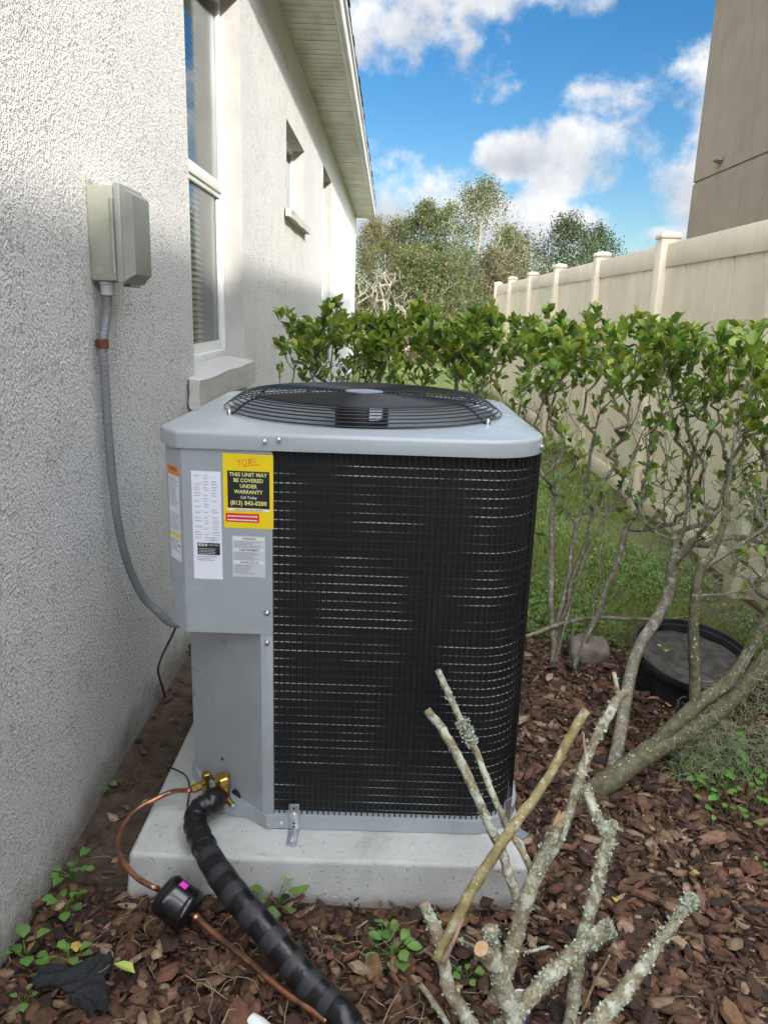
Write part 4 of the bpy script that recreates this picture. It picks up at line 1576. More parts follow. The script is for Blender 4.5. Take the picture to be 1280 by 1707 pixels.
b.tube(spline(cbp, 8), .0066, 12)
b.build('copper_tube', M['copper'], ll, True, angle=180)
b = B()
lenD = (drB - drA).length
prof = [(0, .010), (.001, .018), (.004, .034), (.009, .0410), (.014, .0440), (.018, .0450), (.019, .0440), (.030, .0435), (.045, .0435), (lenD - .030, .0437), (lenD - .029, .0450), (lenD - .022, .0456), (lenD - .016, .0450), (lenD - .015, .0440), (lenD - .008, .0405), (lenD - .004, .034), (lenD - .001, .016), (lenD, .009)]
b.tube([drA + ax_d * q for q, r_ in prof], [r_ for q, r_ in prof], 32)
dr = b.build('filter_drier', M['gloss_black'], ll, True, angle=50)
# pink sticker wrapped on the upper side of the drier
b = B()
topv = (Vector((0.30, -0.15, 1)) - ax_d * Vector((0.30, -0.15, 1)).dot(ax_d)).normalized()
sidev = ax_d.cross(topv)
for k in range(4):
    a0, a1 = math.radians(-28 + k * 6), math.radians(-22 + k * 6)
    qs = []
    for a, l in ((a0, .030), (a1, .030), (a1, .047), (a0, .047)):
        qs.append(drA + ax_d * l + (topv * math.cos(a) + sidev * math.sin(a)) * .0443)
    b.quad(*qs)
b.build('pink_sticker', M['pink'], dr, True)
b = B()
b.tube([drB - ax_d * .002, drB + ax_d * .012], [.0095, .0078], 12)
b.build('flare_fitting', M['copper'], ll, True)

# ------------------------------------------------------------------ small things on the ground
b = B()
p = at(433, 1701, 2, .03)
b.tube([p + Vector((-.018, 0, 0)), p + Vector((-.016, -.002, 0)), p + Vector((.0, -.012, 0)), p + Vector((.07, -.07, 0))], [.010, .0145, .0160, .0160], 20)
o = b.build('pvc_pipe', M['pvc'], None, True)
tag(o, 'white rounded plastic pipe end beside the black insulated pipe', 'pipe')
pp = thing('pipe_stub', 'small white pipe stub with purple sides behind the cut branches', 'pipe', (.297, 1.19, 0))
c = at(869, 1664, 2, .055)
b = B()
b.rings([[(c.x + r_ * math.cos(a), c.y + r_ * math.sin(a), z) for a in np.linspace(0, 2 * math.pi, 21)[:-1]] for r_, z in ((.019, -.01), (.019, .046))])
b.build('pipe_body', M['purple'], pp, True)
b = B()
b.rings([[(c.x + r_ * math.cos(a), c.y + r_ * math.sin(a), z) for a in np.linspace(0, 2 * math.pi, 21)[:-1]] for r_, z in ((.0192, .046), (.020, .056), (.0165, .056), (.0165, .01), (.001, .009))])
b.build('rim', M['pvc'], pp, True, angle=50)

# landscape fabric scraps
def scrap(pts, label):
    b = B()
    s = spline(pts, 6)
    n = len(s)
    rr = []
    for k in range(n):
        t = k / (n - 1)
        d = s[min(k + 1, n - 1)] - s[max(k - 1, 0)]
        d = d / np.linalg.norm(d)
        side = np.array([d[1], -d[0], 0])
        wdt = .030 * (0.6 + .5 * math.sin(t * math.pi)) + rnd.uniform(-.004, .004)
        top = [s[k] + side * (wdt * (j / 4 - 1)) + np.array([0, 0, .008 * math.sin(j * 1.3 + k * .6) + .010]) for j in range(9)]
        bot = [q - np.array([0, 0, .0025]) for q in reversed(top)]
        rr.append(top + bot)
    b.rings(rr, 0, True, True, True)
    o = b.build('landscape_fabric', M['fabric'], None, True, angle=60)
    tag(o, label, 'landscape fabric')


scrap([at(60, 1632, 2, .015), at(105, 1634, 2, .02), at(150, 1628, 2, .02), at(188, 1598, 2, .022)], 'black landscape fabric scrap crossing the mulch by the wall foot')
scrap([at(118, 1662, 2, .018), at(150, 1655, 2, .024), at(168, 1690, 2, .018)], 'smaller black landscape fabric scrap bent at the bottom edge of the mulch')

# stock tub with soil
tc = at(1150, 1096, 2, .135)
tub = thing('tub', 'round black plastic tub filled with dark soil on the grass edge', 'tub', (tc.x, tc.y, 0))
TA = 0.215
tilt = Matrix.Rotation(math.radians(12), 4, 'X') @ Matrix.Rotation(math.radians(4), 4, 'Y')


def tring(r_, z, ex=1.0):
    out = []
    for k in range(48):
        a = 2 * math.pi * k / 48
        v = tilt @ Vector((r_ * math.cos(a), r_ * math.sin(a) * 0.98, z))
        out.append((tc.x + v.x, tc.y + v.y + .02, v.z + .0))
    return out


b = B()
b.rings([tring(TA * .90, -.02), tring(TA * .93, .05), tring(TA * .97, .125), tring(TA * .975, .130), tring(TA * 1.01, .132), tring(TA * 1.03, .138), tring(TA * 1.03, .160), tring(TA * 1.015, .167),
         tring(TA * .985, .166), tring(TA * .975, .158), tring(TA * .965, .150), tring(TA * .94, .149), tring(TA * .93, .145), tring(TA * .92, .09)])
b.build('tub_shell', M['tub'], tub, True, angle=45)
b = B()
rr = []
for j, r_ in enumerate(np.linspace(TA * .925, .0, 10)):
    rr.append([(x + 0, y, z + rnd.uniform(-.004, .004)) for x, y, z in tring(max(r_, .002), .120 + .012 * math.cos(r_ / TA * 1.5))])
b.rings(rr, 0, True, False, True)
b.build('soil', M['tub_soil'], tub, True, angle=180)

# rock at the edge of the mulch
p = at(980, 1108, 2, 0.0)
bm = bmesh.new()
bmesh.ops.create_icosphere(bm, subdivisions=4, radius=1.0)
from mathutils import noise as mnoise
for vv in bm.verts:
    d = vv.co.normalized()
    k = 1 + .22 * mnoise.noise(d * 1.6 + Vector((3, 1, 5))) + .07 * mnoise.noise(d * 4.5)
    q = Vector((max(-.82, min(.86, d.x * k)), max(-.8, min(.85, d.y * k)), max(-.78, min(.72, d.z * k))))
    vv.co = Vector((p.x + q.x * .088, p.y + q.y * .075 + .03, .048 + q.z * .068))
b = B()
b.bm(bm)
o = b.build('rock', M['rock'], None, True, angle=180)
tag(o, 'rounded tan fieldstone sitting on the mulch near the tub', 'rock')

# fallen leaves: each its own thing
lt = mesh_from(*LEAVES[2], 'fallen_leaf', M['leaf_yellow'])
ltl = mesh_from(*LEAVES[0], 'fallen_leaf', M['leaf_lime'])
for px, py, z, size, m_, lab in ((1112, 1083, .158, .038, ltl, 'pale curled fallen leaf on the soil in the tub'), (1093, 1074, .158, .022, ltl, 'small lime fallen leaf near the rim in the tub'),
                                  (1030, 1510, .02, .030, lt, 'yellow fallen leaf on mulch beside the fallen lichened stub'), (1166, 1459, .02, .032, lt, 'orange fallen leaf on open mulch above the lichened tip'),
                                  (233, 1342, .012, .030, ltl, 'pale lime fallen leaf in the bare soil near the copper bend'), (185, 1605, .045, .055, ltl, 'bright lime leaf lying on the black landscape fabric'),
                                  (126, 1568, .02, .035, lt, 'ochre fallen leaf on mulch near the wall weeds')):
    o = bpy.data.objects.new('fallen_leaf', m_)
    COL.objects.link(o)
    o.location = at(px, py, 2, z)
    o.scale = (size, size, size)
    o.rotation_euler = (rnd.uniform(-.3, .3), rnd.uniform(-.4, .4), rnd.uniform(0, 6))
    tag(o, lab, 'leaf', 'fallen leaves')

# ------------------------------------------------------------------ bark mulch
def in_bed(x, y):
    lim = 3.0 + 0.18 * np.sin(x * 3.3 + .5) + 0.12 * np.sin(x * 7.7)
    ok = (x > -0.735) & (x < 1.55 + .2 * np.sin(y * 4)) & (y > 0.95) & (y < lim)
    pad_ = (x > PADX0 - .0) & (x < PADX1) & (y > PADY0) & (y < PADY1)
    return ok & ~pad_


def chip_set(n, smin, smax, zlift):
    x = rng.uniform(-0.74, 1.75, n * 3)
    y = 0.95 + (rng.random(n * 3) ** 1.25) * 2.4
    k = in_bed(x, y)
    # the strip between slab and wall is mostly bare soil
    bare = (x < PADX0 + .06) & (y > 1.5)
    k &= ~bare | (rng.random(n * 3) < .10)
    x, y = x[k][:n], y[k][:n]
    n = len(x)
    sz = smin + (smax - smin) * rng.random(n) ** 1.8
    asp = rng.uniform(.22, .62, n) if smin > .008 else rng.uniform(.06, .16, n)
    th = np.clip(sz * rng.uniform(.08, .20, n), .0025, .012)
    yaw = rng.uniform(0, 2 * np.pi, n)
    tx, ty = rng.normal(0, .22, n), rng.normal(0, .22, n)
    R = np.zeros((n, 3, 3))
    c, s = np.cos(yaw), np.sin(yaw)
    Rz = np.zeros((n, 3, 3))
    Rz[:, 0, 0], Rz[:, 0, 1], Rz[:, 1, 0], Rz[:, 1, 1], Rz[:, 2, 2] = c, -s, s, c, 1
    Rx = np.zeros((n, 3, 3))
    Rx[:, 0, 0] = 1
    Rx[:, 1, 1], Rx[:, 1, 2], Rx[:, 2, 1], Rx[:, 2, 2] = np.cos(tx), -np.sin(tx), np.sin(tx), np.cos(tx)
    Ry = np.zeros((n, 3, 3))
    Ry[:, 1, 1] = 1
    Ry[:, 0, 0], Ry[:, 0, 2], Ry[:, 2, 0], Ry[:, 2, 2] = np.cos(ty), np.sin(ty), -np.sin(ty), np.cos(ty)
    Sc = np.zeros((n, 3, 3))
    Sc[:, 0, 0], Sc[:, 1, 1], Sc[:, 2, 2] = sz, sz * asp, th
    R = Rz @ Rx @ Ry @ Sc
    z = gz(x, y) + th * .35 + np.abs(rng.normal(0, zlift, n))
    return R, np.stack([x, y, z], 1), sz, yaw, tx, ty, asp, th


CW = np.array([.19, .22, .20, .15, .08, .10, .06])
R2, T2, *_ = chip_set(11000, .007, .055, .012)
R, T, *_ = chip_set(14000, .012, .075, .009)
R, T = np.concatenate([R, R2]), np.concatenate([T, T2])
batch('bark_mulch', CHIPS, rng.integers(0, len(CHIPS), len(T)), R, T, CHIP_M, rng.choice(7, len(T), p=CW), ground)
R, T, sz, yaw, tx, ty, asp, th = chip_set(290, .055, .120, .014)
chip_me = {}
for k in range(len(T)):
    key = (int(rng.integers(0, 12)), int(rng.choice(7, p=CW)))
    if key not in chip_me:
        chip_me[key] = mesh_from(*CHIPS[key[0]], 'bark_chip', CHIP_M[key[1]])
    o = bpy.data.objects.new('bark_chip', chip_me[key])
    COL.objects.link(o)
    o.parent = ground
    o.location = T[k]
    o.rotation_euler = (tx[k] * .6, ty[k] * .6, yaw[k])
    o.scale = (sz[k], sz[k] * asp[k], th[k])

# dry straw bits and twigs in the mulch
def strands(name, roots, n, length, rad, mat, label, droop, curl, parent=None, seg=7):
    b = B()
    for k in range(n):
        p = Vector(roots(k))
        d = Vector((rnd.uniform(-1, 1), rnd.uniform(-1, 1), rnd.uniform(-.2, .5))).normalized()
        ln = length * rnd.uniform(.4, 1.2)
        pts = [p.copy()]
        for j in range(seg):
            d = (d + Vector((rnd.gauss(0, curl), rnd.gauss(0, curl), rnd.gauss(0, curl) - droop))).normalized()
            p = p + d * (ln / seg)
            if p.z < .006:
                p.z = .006 + rnd.uniform(0, .012)
            pts.append(p.copy())
        b.tube(pts, rad * rnd.uniform(.7, 1.3), 3, caps=False)
    o = b.build(name, mat, parent, True, kind='stuff', angle=180)
    if label:
        o['label'] = label
    return o


strands('dry_straw', lambda k: (rnd.uniform(-.7, 1.4), rnd.uniform(1.05, 2.9), .02) if not (PADX0 < (q := rnd.uniform(-.7, 1.4)) < PADX1) else (q, rnd.uniform(1.05, 1.42), .02), 150, .12, .0010, M['straw'],
        'dry straw and root strands scattered over the mulch', .05, .35)


# ------------------------------------------------------------------ pruned shrub in the foreground
def to3(pts, k=1.0):
    """(px, py, Y, radius) -> smooth world polyline with radii"""
    out = []
    for px, py, yv, r_ in pts:
        p = at(px, py, 1, yv)
        out.append((p.x, p.y, p.z, r_ * k))
    return spline(out, 7)


cut = thing('pruned_shrub', 'hard pruned shrub of bare lichen covered stubs in front of the slab', 'shrub', (.29, 1.2, 0))
BR = [
    ('A', 'bark_cut', [(800, 1740, 1.20, .021), (836, 1639, 1.24, .0195), (860, 1560, 1.27, .0185), (880, 1490, 1.29, .0175), (905, 1430, 1.31, .0165), (925, 1385, 1.32, .0150), (931, 1370, 1.32, .0135)]),
    ('B', 'bark_cut', [(908, 1440, 1.31, .010), (932, 1400, 1.33, .0105), (950, 1352, 1.35, .0105), (966, 1300, 1.37, .0125), (984, 1246, 1.40, .0115), (1000, 1215, 1.42, .0115), (1022, 1176, 1.44, .0115), (1044, 1152, 1.45, .0085)]),
    ('B2', 'bark_cut', [(1031, 1168, 1.445, .006), (1028, 1146, 1.45, .0055), (1023, 1122, 1.455, .0045)]),
    ('C', 'bark_cut', [(945, 1730, 1.17, .0150), (957, 1650, 1.20, .0145), (965, 1590, 1.22, .0150), (980, 1530, 1.24, .0140), (996, 1470, 1.26, .0140), (1006, 1425, 1.28, .0138), (1016, 1390, 1.29, .0120), (1022, 1368, 1.30, .0085)]),
    ('C2', 'bark_cut', [(1012, 1400, 1.285, .010), (1003, 1374, 1.30, .0115), (988, 1348, 1.32, .0115), (976, 1312, 1.36, .0110)]),
    ('D', 'bark_cut', [(830, 1720, 1.13, .018), (868, 1680, 1.15, .017), (900, 1645, 1.17, .0175), (934, 1610, 1.19, .0185), (966, 1580, 1.20, .0185), (1000, 1556, 1.21, .0175), (1022, 1544, 1.215, .015)]),
    ('E', 'bark_cut', [(980, 1722, 1.06, .0175), (1010, 1688, 1.08, .0170), (1043, 1648, 1.10, .0165), (1074, 1608, 1.12, .0125), (1102, 1566, 1.14, .0105), (1128, 1530, 1.155, .0110), (1152, 1497, 1.17, .0085)]),
    ('F', 'bark_cut', [(866, 1735, 1.11, .020), (851, 1690, 1.12, .0195), (836, 1640, 1.13, .0195), (824, 1602, 1.14, .0185), (819, 1572, 1.145, .0140), (816, 1545, 1.15, .0125)]),
    ('F2', 'bark_cut', [(824, 1612, 1.135, .0165), (812, 1594, 1.125, .0175), (802, 1582, 1.118, .0170)]),
    ('G', 'bark_cut', [(800, 1735, 1.13, .016), (775, 1692, 1.15, .0155), (748, 1648, 1.17, .0150), (740, 1610, 1.19, .0145), (733, 1570, 1.21, .0140), (720, 1538, 1.23, .0135), (707, 1505, 1.25, .0115)]),
    ('H', 'bark_olive', [(728, 1602, 1.18, .0125), (752, 1550, 1.20, .0125), (778, 1498, 1.22, .0125), (808, 1450, 1.25, .0122), (838, 1402, 1.27, .0120), (868, 1360, 1.30, .0118), (899, 1318, 1.33, .0115), (930, 1266, 1.36, .0112), (953, 1222, 1.38, .0112), (976, 1185, 1.40, .0105)]),
    ('H2', 'cutwood_old', [(738, 1606, 1.17, .006), (756, 1568, 1.18, .0055), (772, 1530, 1.20, .0035)]),
    ('I', 'bark_cut', [(872, 1530, 1.28, .0125), (860, 1490, 1.30, .0122), (846, 1452, 1.31, .0115), (836, 1418, 1.33, .0112), (818, 1381, 1.35, .0115), (800, 1340, 1.37, .0112), (781, 1299, 1.39, .0112), (764, 1262, 1.41, .0110), (742, 1224, 1.43, .0110), (713, 1184, 1.45, .0100)]),
    ('J', 'bark_cut', [(889, 1458, 1.31, .0085), (868, 1416, 1.34, .0080), (845, 1381, 1.36, .0078), (828, 1340, 1.38, .0078), (813, 1303, 1.40, .0080), (800, 1270, 1.42, .0080), (786, 1237, 1.44, .0085), (770, 1204, 1.45, .0080), (752, 1168, 1.46, .0078), (741, 1144, 1.47, .0082), (729, 1118, 1.48, .0075)]),
    ('K', 'bark_olive', [(968, 1688, 1.20, .0032), (990, 1640, 1.21, .0030), (1016, 1592, 1.22, .0022)]),
    ('L', 'straw', [(966, 1236, 1.40, .0028), (972, 1222, 1.39, .0028), (974, 1255, 1.38, .0026), (973, 1278, 1.37, .002)]),
    ('Mm', 'bark_cut', [(700, 1640, 1.2, .006), (735, 1690, 1.17, .007), (760, 1740, 1.14, .007)]),
    ('N', 'bark_cut', [(872, 1588, 1.26, .004), (893, 1584, 1.27, .0036), (914, 1577, 1.28, .0028)]),
    ('O', 'bark_cut', [(764, 1566, 1.24, .004), (780, 1574, 1.25, .0036), (792, 1578, 1.26, .003)]),
]
lich_T, lich_D = [], []
for nm, mk, pts in BR:
    s = to3(pts, 0.86)
    b = B()
    rad = [max(.0015, q[3] * (1 + .10 * mnoise.noise(Vector((q[0] * 60, q[1] * 60, q[2] * 60))))) for q in s]
    jx = [(q[0] + .002 * mnoise.noise(Vector(q[:3]) * 35), q[1] + .002 * mnoise.noise(Vector(q[:3]) * 35 + Vector((9, 0, 0))), q[2]) for q in s]
    b.tube(jx, rad, 12, jit=.09, r=rnd)
    br = b.build('branch' if len(pts) > 3 else 'twig', M[mk], cut, True, angle=180)
    # cut faces
    if nm in ('A', 'F2', 'I', 'J', 'H', 'B', 'G', 'C', 'B2'):
        e0, e1 = Vector(jx[-2]), Vector(jx[-1])
        d = (e1 - e0).normalized()
        s_ = B()
        if nm == 'A':      # torn, splintered end
            for k in range(5):
                o_ = Vector((rnd.uniform(-.008, .008), rnd.uniform(-.006, .006), 0))
                s_.tube([e1 + o_ - d * .006, e1 + o_ + d * .010, e1 + o_ * 1.1 + d * rnd.uniform(.018, .034)], [.006, .005, .0012], 6)
        else:
            s_.tube([e1 - d * .001, e1 + d * .0018, e1 + d * .0022], [rad[-1] * .98, rad[-1] * .93, rad[-1] * .5], 12)
        s_.build('cut_end', M['cutwood'] if nm in ('A', 'F2', 'B2') else M['cutwood_old'], br, False)
    if mk == 'bark_cut':
        dens_ = {'D': 4.5, 'C2': 3.5, 'E': 2.6, 'F': 2.2, 'C': 1.5, 'A': 1.3, 'B': 1.0, 'J': .3, 'I': .25, 'G': .8}.get(nm, .4)
        Lb = float(np.sum(np.linalg.norm(np.diff(s[:, :3], axis=0), axis=1)))
        nn = int(dens_ * Lb * 800)
        for k in range(nn):
            t = rnd.random() * (len(s) - 1)
            i = int(t)
            q = s[i] * (1 - t + i) + s[min(i + 1, len(s) - 1)] * (t - i)
            if mnoise.noise(Vector(q[:3]) * 22) + .25 < rnd.uniform(-.3, .5):
                continue
            d = s[min(i + 1, len(s) - 1)][:3] - s[i][:3] if i < len(s) - 1 else s[i][:3] - s[i - 1][:3]
            d = d / (np.linalg.norm(d) + 1e-9)
            v = rng.normal(0, 1, 3) + np.array([0, -.4, .5])
            v = v - d * v.dot(d)
            v /= np.linalg.norm(v)
            lich_T.append(q[:3] + v * q[3] * .92)
            lich_D.append(v * .45 + rng.normal(0, .6, 3))
# lichen ruff half way up the thin stick
for px, py, yv, n in ((777, 1218, 1.447, 60), (783, 1234, 1.44, 60), (771, 1205, 1.45, 35), (1148, 1502, 1.165, 60), (1010, 1549, 1.213, 90), (984, 1566, 1.205, 90), (820, 1560, 1.145, 60), (966, 1318, 1.365, 60)):
    p = at(px, py, 1, yv)
    for k in range(n * 2):
        v = rng.normal(0, 1, 3)
        v /= np.linalg.norm(v)
        lich_T.append(np.array(p) + v * np.array([.012, .012, .012]))
        lich_D.append(v + rng.normal(0, .5, 3))
lich_T, lich_D = np.array(lich_T), np.array(lich_D)
nL = len(lich_T)
Rl = frame(lich_D, rng.uniform(0, 6.3, nL)) * rng.uniform(.0030, .0078, nL)[:, None, None]
batch('lichen', [CARD, LEAVES[2]], rng.integers(0, 2, nL), Rl, lich_T, [M['lichen']], np.zeros(nL, int), cut)


# ------------------------------------------------------------------ living shrubs
class Grow:
    """wood that reaches from given stems to a cloud of tips"""
    def __init__(s, r):
        s.r = r
        s.p, s.par, s.st = [], [], []

    def stem(s, pts, sid, parent=-1):
        ids = []
        for q in pts:
            s.p.append(Vector(q[:3]))
            s.par.append(parent)
            s.st.append(sid)
            parent = len(s.p) - 1
            ids.append(parent)
        return ids

    def reach(s, tips, step, jit, lift=0.1, horiz=0.6):
        ends = []
        P = np.array([tuple(v) for v in s.p])
        I = np.arange(len(P))
        for a in tips:
            a = Vector(a)
            D = np.array(a) - P
            hd = np.linalg.norm(D[:, :2], axis=1)
            d = np.linalg.norm(D, axis=1) + horiz * hd + np.maximum(0, .03 - D[:, 2]) * 3.0
            k = int(I[int(np.argmin(d))])
            p0 = s.p[k]
            ln = (a - p0).length
            n = max(2, int(ln / step))
            par = k
            side = Vector((s.r.gauss(0, 1), s.r.gauss(0, 1), s.r.gauss(0, .4))) * ln * .06
            new = []
            for j in range(1, n + 1):
                t = j / n
                q = p0.lerp(a, t)
                w = math.sin(t * math.pi)
                q += side * w
                q.z -= lift * ln * w * .4
                if j < n:
                    q += Vector((s.r.gauss(0, jit), s.r.gauss(0, jit), s.r.gauss(0, jit)))
                s.p.append(q)
                s.par.append(par)
                s.st.append(s.st[par])
                par = len(s.p) - 1
                if t < .75:
                    new.append(par)
            if new:
                P = np.vstack([P, np.array([tuple(s.p[i]) for i in new])])
                I = np.concatenate([I, np.array(new)])
            ends.append(par)
        return ends

    def radii(s, r0, ex=2.3, cap=1e9):
        n = len(s.p)
        acc = [0.0] * n
        for i in range(n - 1, -1, -1):
            if acc[i] == 0:
                acc[i] = r0 ** ex
            if s.par[i] >= 0:
                acc[s.par[i]] += acc[i]
        # a chain should not thicken at every node: use number of tips below
        return [min(cap, a ** (1 / ex)) for a in acc]

    def tipcount(s):
        n = len(s.p)
        kids = [0] * n
        for i in range(n):
            if s.par[i] >= 0:
                kids[s.par[i]] += 1
        cnt = [0] * n
        for i in range(n - 1, -1, -1):
            if kids[i] == 0:
                cnt[i] = 1
            if s.par[i] >= 0:
                cnt[s.par[i]] += cnt[i]
        return cnt

    def meshes(s, r0, ex, name, mat, parent, sides=5, cap=1e9, rmul=None):
        cnt = s.tipcount()
        rad = [min(cap, r0 * (c ** (1 / ex))) for c in cnt]
        bs = {}
        for i in range(len(s.p)):
            k = s.par[i]
            if k < 0:
                continue
            b = bs.setdefault(s.st[i], B())
            ra, rb = min(rad[k], rad[i] * 1.35), rad[i]
            a, c = s.p[k], s.p[i]
            d = (c - a)
            if d.length < 1e-5:
                continue
            b.tube([a - d.normalized() * ra * .3, c], [ra, rb], sides if rb < .008 else 8, caps=False)
        return [bs[k].build(name, mat, parent, True, angle=180) for k in sorted(bs)]


LEAF_ME = {}


def leaf_parts(parent, pos, dirs, sizes, kinds, limit, mats, rest='foliage', smooth=False):
    """the leaves that show largest as parts, the rest as one joined part"""
    n = len(pos)
    view = np.linalg.norm(pos - np.array([0, 0, CH]), axis=1)
    order = np.argsort(view / sizes)
    roll = rng.normal(0, .5, n)
    R = frame(dirs, roll)
    tix = rng.integers(0, len(LEAVES), n)
    base = np.array(root_loc(parent))
    for i in order[:limit]:
        key = (int(tix[i]), mats[kinds[i]].name)
        if key not in LEAF_ME:
            LEAF_ME[key] = mesh_from(*LEAVES[key[0]], 'leaf', mats[kinds[i]], True)
        o = bpy.data.objects.new('leaf', LEAF_ME[key])
        COL.objects.link(o)
        o.parent = parent
        m = Matrix(R[i].tolist()).to_4x4()
        o.matrix_basis = Matrix.Translation(Vector(pos[i] - base)) @ m @ Matrix.Scale(float(sizes[i]), 4)
    rs = order[limit:]
    if len(rs):
        batch(rest, LEAVES, tix[rs], R[rs] * sizes[rs][:, None, None], pos[rs], mats, kinds[rs], parent, smooth=True)


LM = [M['leaf_a'], M['leaf_b'], M['leaf_c']]


def rosettes(tips, dirs, r, per, size, top, bot):
    pos, di, sz, kd = [], [], [], []
    for t, d in zip(tips, dirs):
        d = Vector(d).normalized()
        h = min(1, max(0, (t.z - bot) / (top - bot)))
        n = int(per * (.95 if h > .74 else .55 if h > .6 else .34 if r.random() < .55 else 0) * r.uniform(.7, 1.25))
        for k in range(n):
            az = 2.4 * k + r.uniform(0, .8)
            side = d.orthogonal().normalized()
            side = Matrix.Rotation(az, 3, d) @ side
            up = r.uniform(.45, 2.4)
            v = (side + d * up + Vector((0, 0, .15))).normalized()
            pos.append(t - d * (r.uniform(0, .05)))
            di.append(v)
            sz.append(size * r.uniform(.55, 1.2) * (.72 + .28 * h))
            q = r.random()
            kd.append(2 if (h > .75 and q < .45) or q < .20 else (1 if q > .80 else 0))
    return np.array([tuple(p) for p in pos]), np.array([tuple(p) for p in di]), np.array(sz), np.array(kd)


def shrub(name, label, base, crown, rad_xy, ztop, zbot, n_tips, n_low, n_stem, seed, leaf=.06, per=8, stems=None, limit=220, group=None, mat='bark_shrub', cap=.02, tipr=.0010):
    r = random.Random(seed)
    th = thing(name, label, 'shrub', (base[0], base[1], 0), group)
    g = Grow(r)
    sid = 0
    if stems:
        for pts in stems:
            s = to3(pts)
            par = -1
            if sid and g.p:
                q = Vector(s[0][:3])
                dd = [(q - v).length for v in g.p]
                k = int(np.argmin(dd))
                if dd[k] < .16:
                    par = k
            g.stem([tuple(v[:3]) for v in s], sid, par)
            sid += 1
    for k in range(n_stem):
        a = r.uniform(0, 2 * math.pi)
        rr = r.uniform(.25, .6)
        tgt = Vector((crown[0] + rad_xy[0] * rr * math.cos(a), crown[1] + rad_xy[1] * rr * math.sin(a), zbot + (ztop - zbot) * r.uniform(.25, .5)))
        b0 = Vector((base[0] + r.uniform(-.05, .05), base[1] + r.uniform(-.05, .05), -.02))
        mid = b0.lerp(tgt, .45) + Vector((r.uniform(-.05, .05), r.uniform(-.05, .05), .05))
        sp_ = spline([b0, mid, tgt], 5)
        g.stem([(q[0] + r.gauss(0, .006), q[1] + r.gauss(0, .006), q[2]) for q in sp_], sid)
        sid += 1
    tips = []
    for k in range(n_tips):
        while True:
            u, v = r.uniform(-1, 1), r.uniform(-1, 1)
            if u * u + v * v < 1:
                break
        z = ztop + .035 * math.sin(u * 7 + seed) + .03 * math.cos(v * 6) - abs(r.gauss(0, .09)) - .05 * (u * u + v * v)
        tips.append((crown[0] + rad_xy[0] * u, crown[1] + rad_xy[1] * v, z))
    for k in range(n_low):
        a = r.uniform(0, 2 * math.pi)
        q = r.uniform(.3, 1.0)
        tips.append((crown[0] + rad_xy[0] * q * math.cos(a), crown[1] + rad_xy[1] * q * math.sin(a), r.uniform(zbot, ztop - .15)))
    bx_, by_ = base[0], base[1]
    tips.sort(key=lambda t: t[2])
    ends = g.reach(tips, .06, .0045)
    g.meshes(tipr, 1.95, 'stem', M[mat], th, 5, cap)
    tp_, dr_ = [], []
    for e in ends:
        q = g.p[e]
        d = (q - g.p[g.par[e]]).normalized()
        d = (d + Vector((0, 0, .7))).normalized()
        tp_.append(q)
        dr_.append(d)
    pos, di, sz, kd = rosettes(tp_, dr_, r, per, leaf, ztop, zbot)
    leaf_parts(th, pos, di, sz, kd, limit, LM)
    return th, g


GRP = 'leafy hedge shrubs around the condenser'
# row behind the unit
shrub('hedge_shrub', 'leafy hedge shrub closest to the house wall behind the fan grille', (-.20, 3.85), (-.24, 3.80), (.30, .32), 1.30, .56, 150, 170, 7, 21, .056, 10, limit=200, group=GRP)
shrub('hedge_shrub', 'dense glossy green shrub in the middle of the row behind the fan grille', (.22, 3.75), (.20, 3.70), (.32, .32), 1.31, .56, 165, 170, 7, 22, .060, 10, limit=220, group=GRP)
shrub('hedge_shrub', 'open shrub with dark crooked stems behind the back right cap corner', (.62, 3.75), (.58, 3.72), (.30, .30), 1.31, .60, 130, 150, 6, 23, .058, 10, limit=200, group=GRP)
# row along the fence side
shrub('hedge_shrub', 'pale stemmed shrub just right of the condenser, in front of fence posts', (.70, 2.75), (.86, 2.95), (.36, .34), 1.32, .55, 135, 260, 7, 24, .056, 10, limit=220, group=GRP)
shrub('hedge_shrub', 'twiggy shrub rising behind the black tub with leaves against fence boards', (.92, 2.45), (1.16, 2.55), (.30, .30), 1.32, .62, 95, 260, 0, 25, .052, 9,
      stems=[[(1010, 1330, 1.95, .022), (1030, 1240, 2.10, .022), (1045, 1150, 2.28, .022), (1062, 1085, 2.40, .022), (1095, 1030, 2.46, .016), (1115, 985, 2.50, .014), (1122, 925, 2.52, .012), (1140, 880, 2.54, .010), (1150, 800, 2.55, .008)],
             [(1056, 1082, 2.40, .012), (1046, 1030, 2.40, .011), (1030, 960, 2.42, .011), (1015, 890, 2.44, .010), (1018, 820, 2.46, .008), (1005, 740, 2.48, .007)],
             [(1120, 940, 2.52, .010), (1165, 890, 2.50, .010), (1200, 840, 2.48, .009), (1215, 770, 2.46, .008)]],
      limit=230, group=GRP, cap=.021)
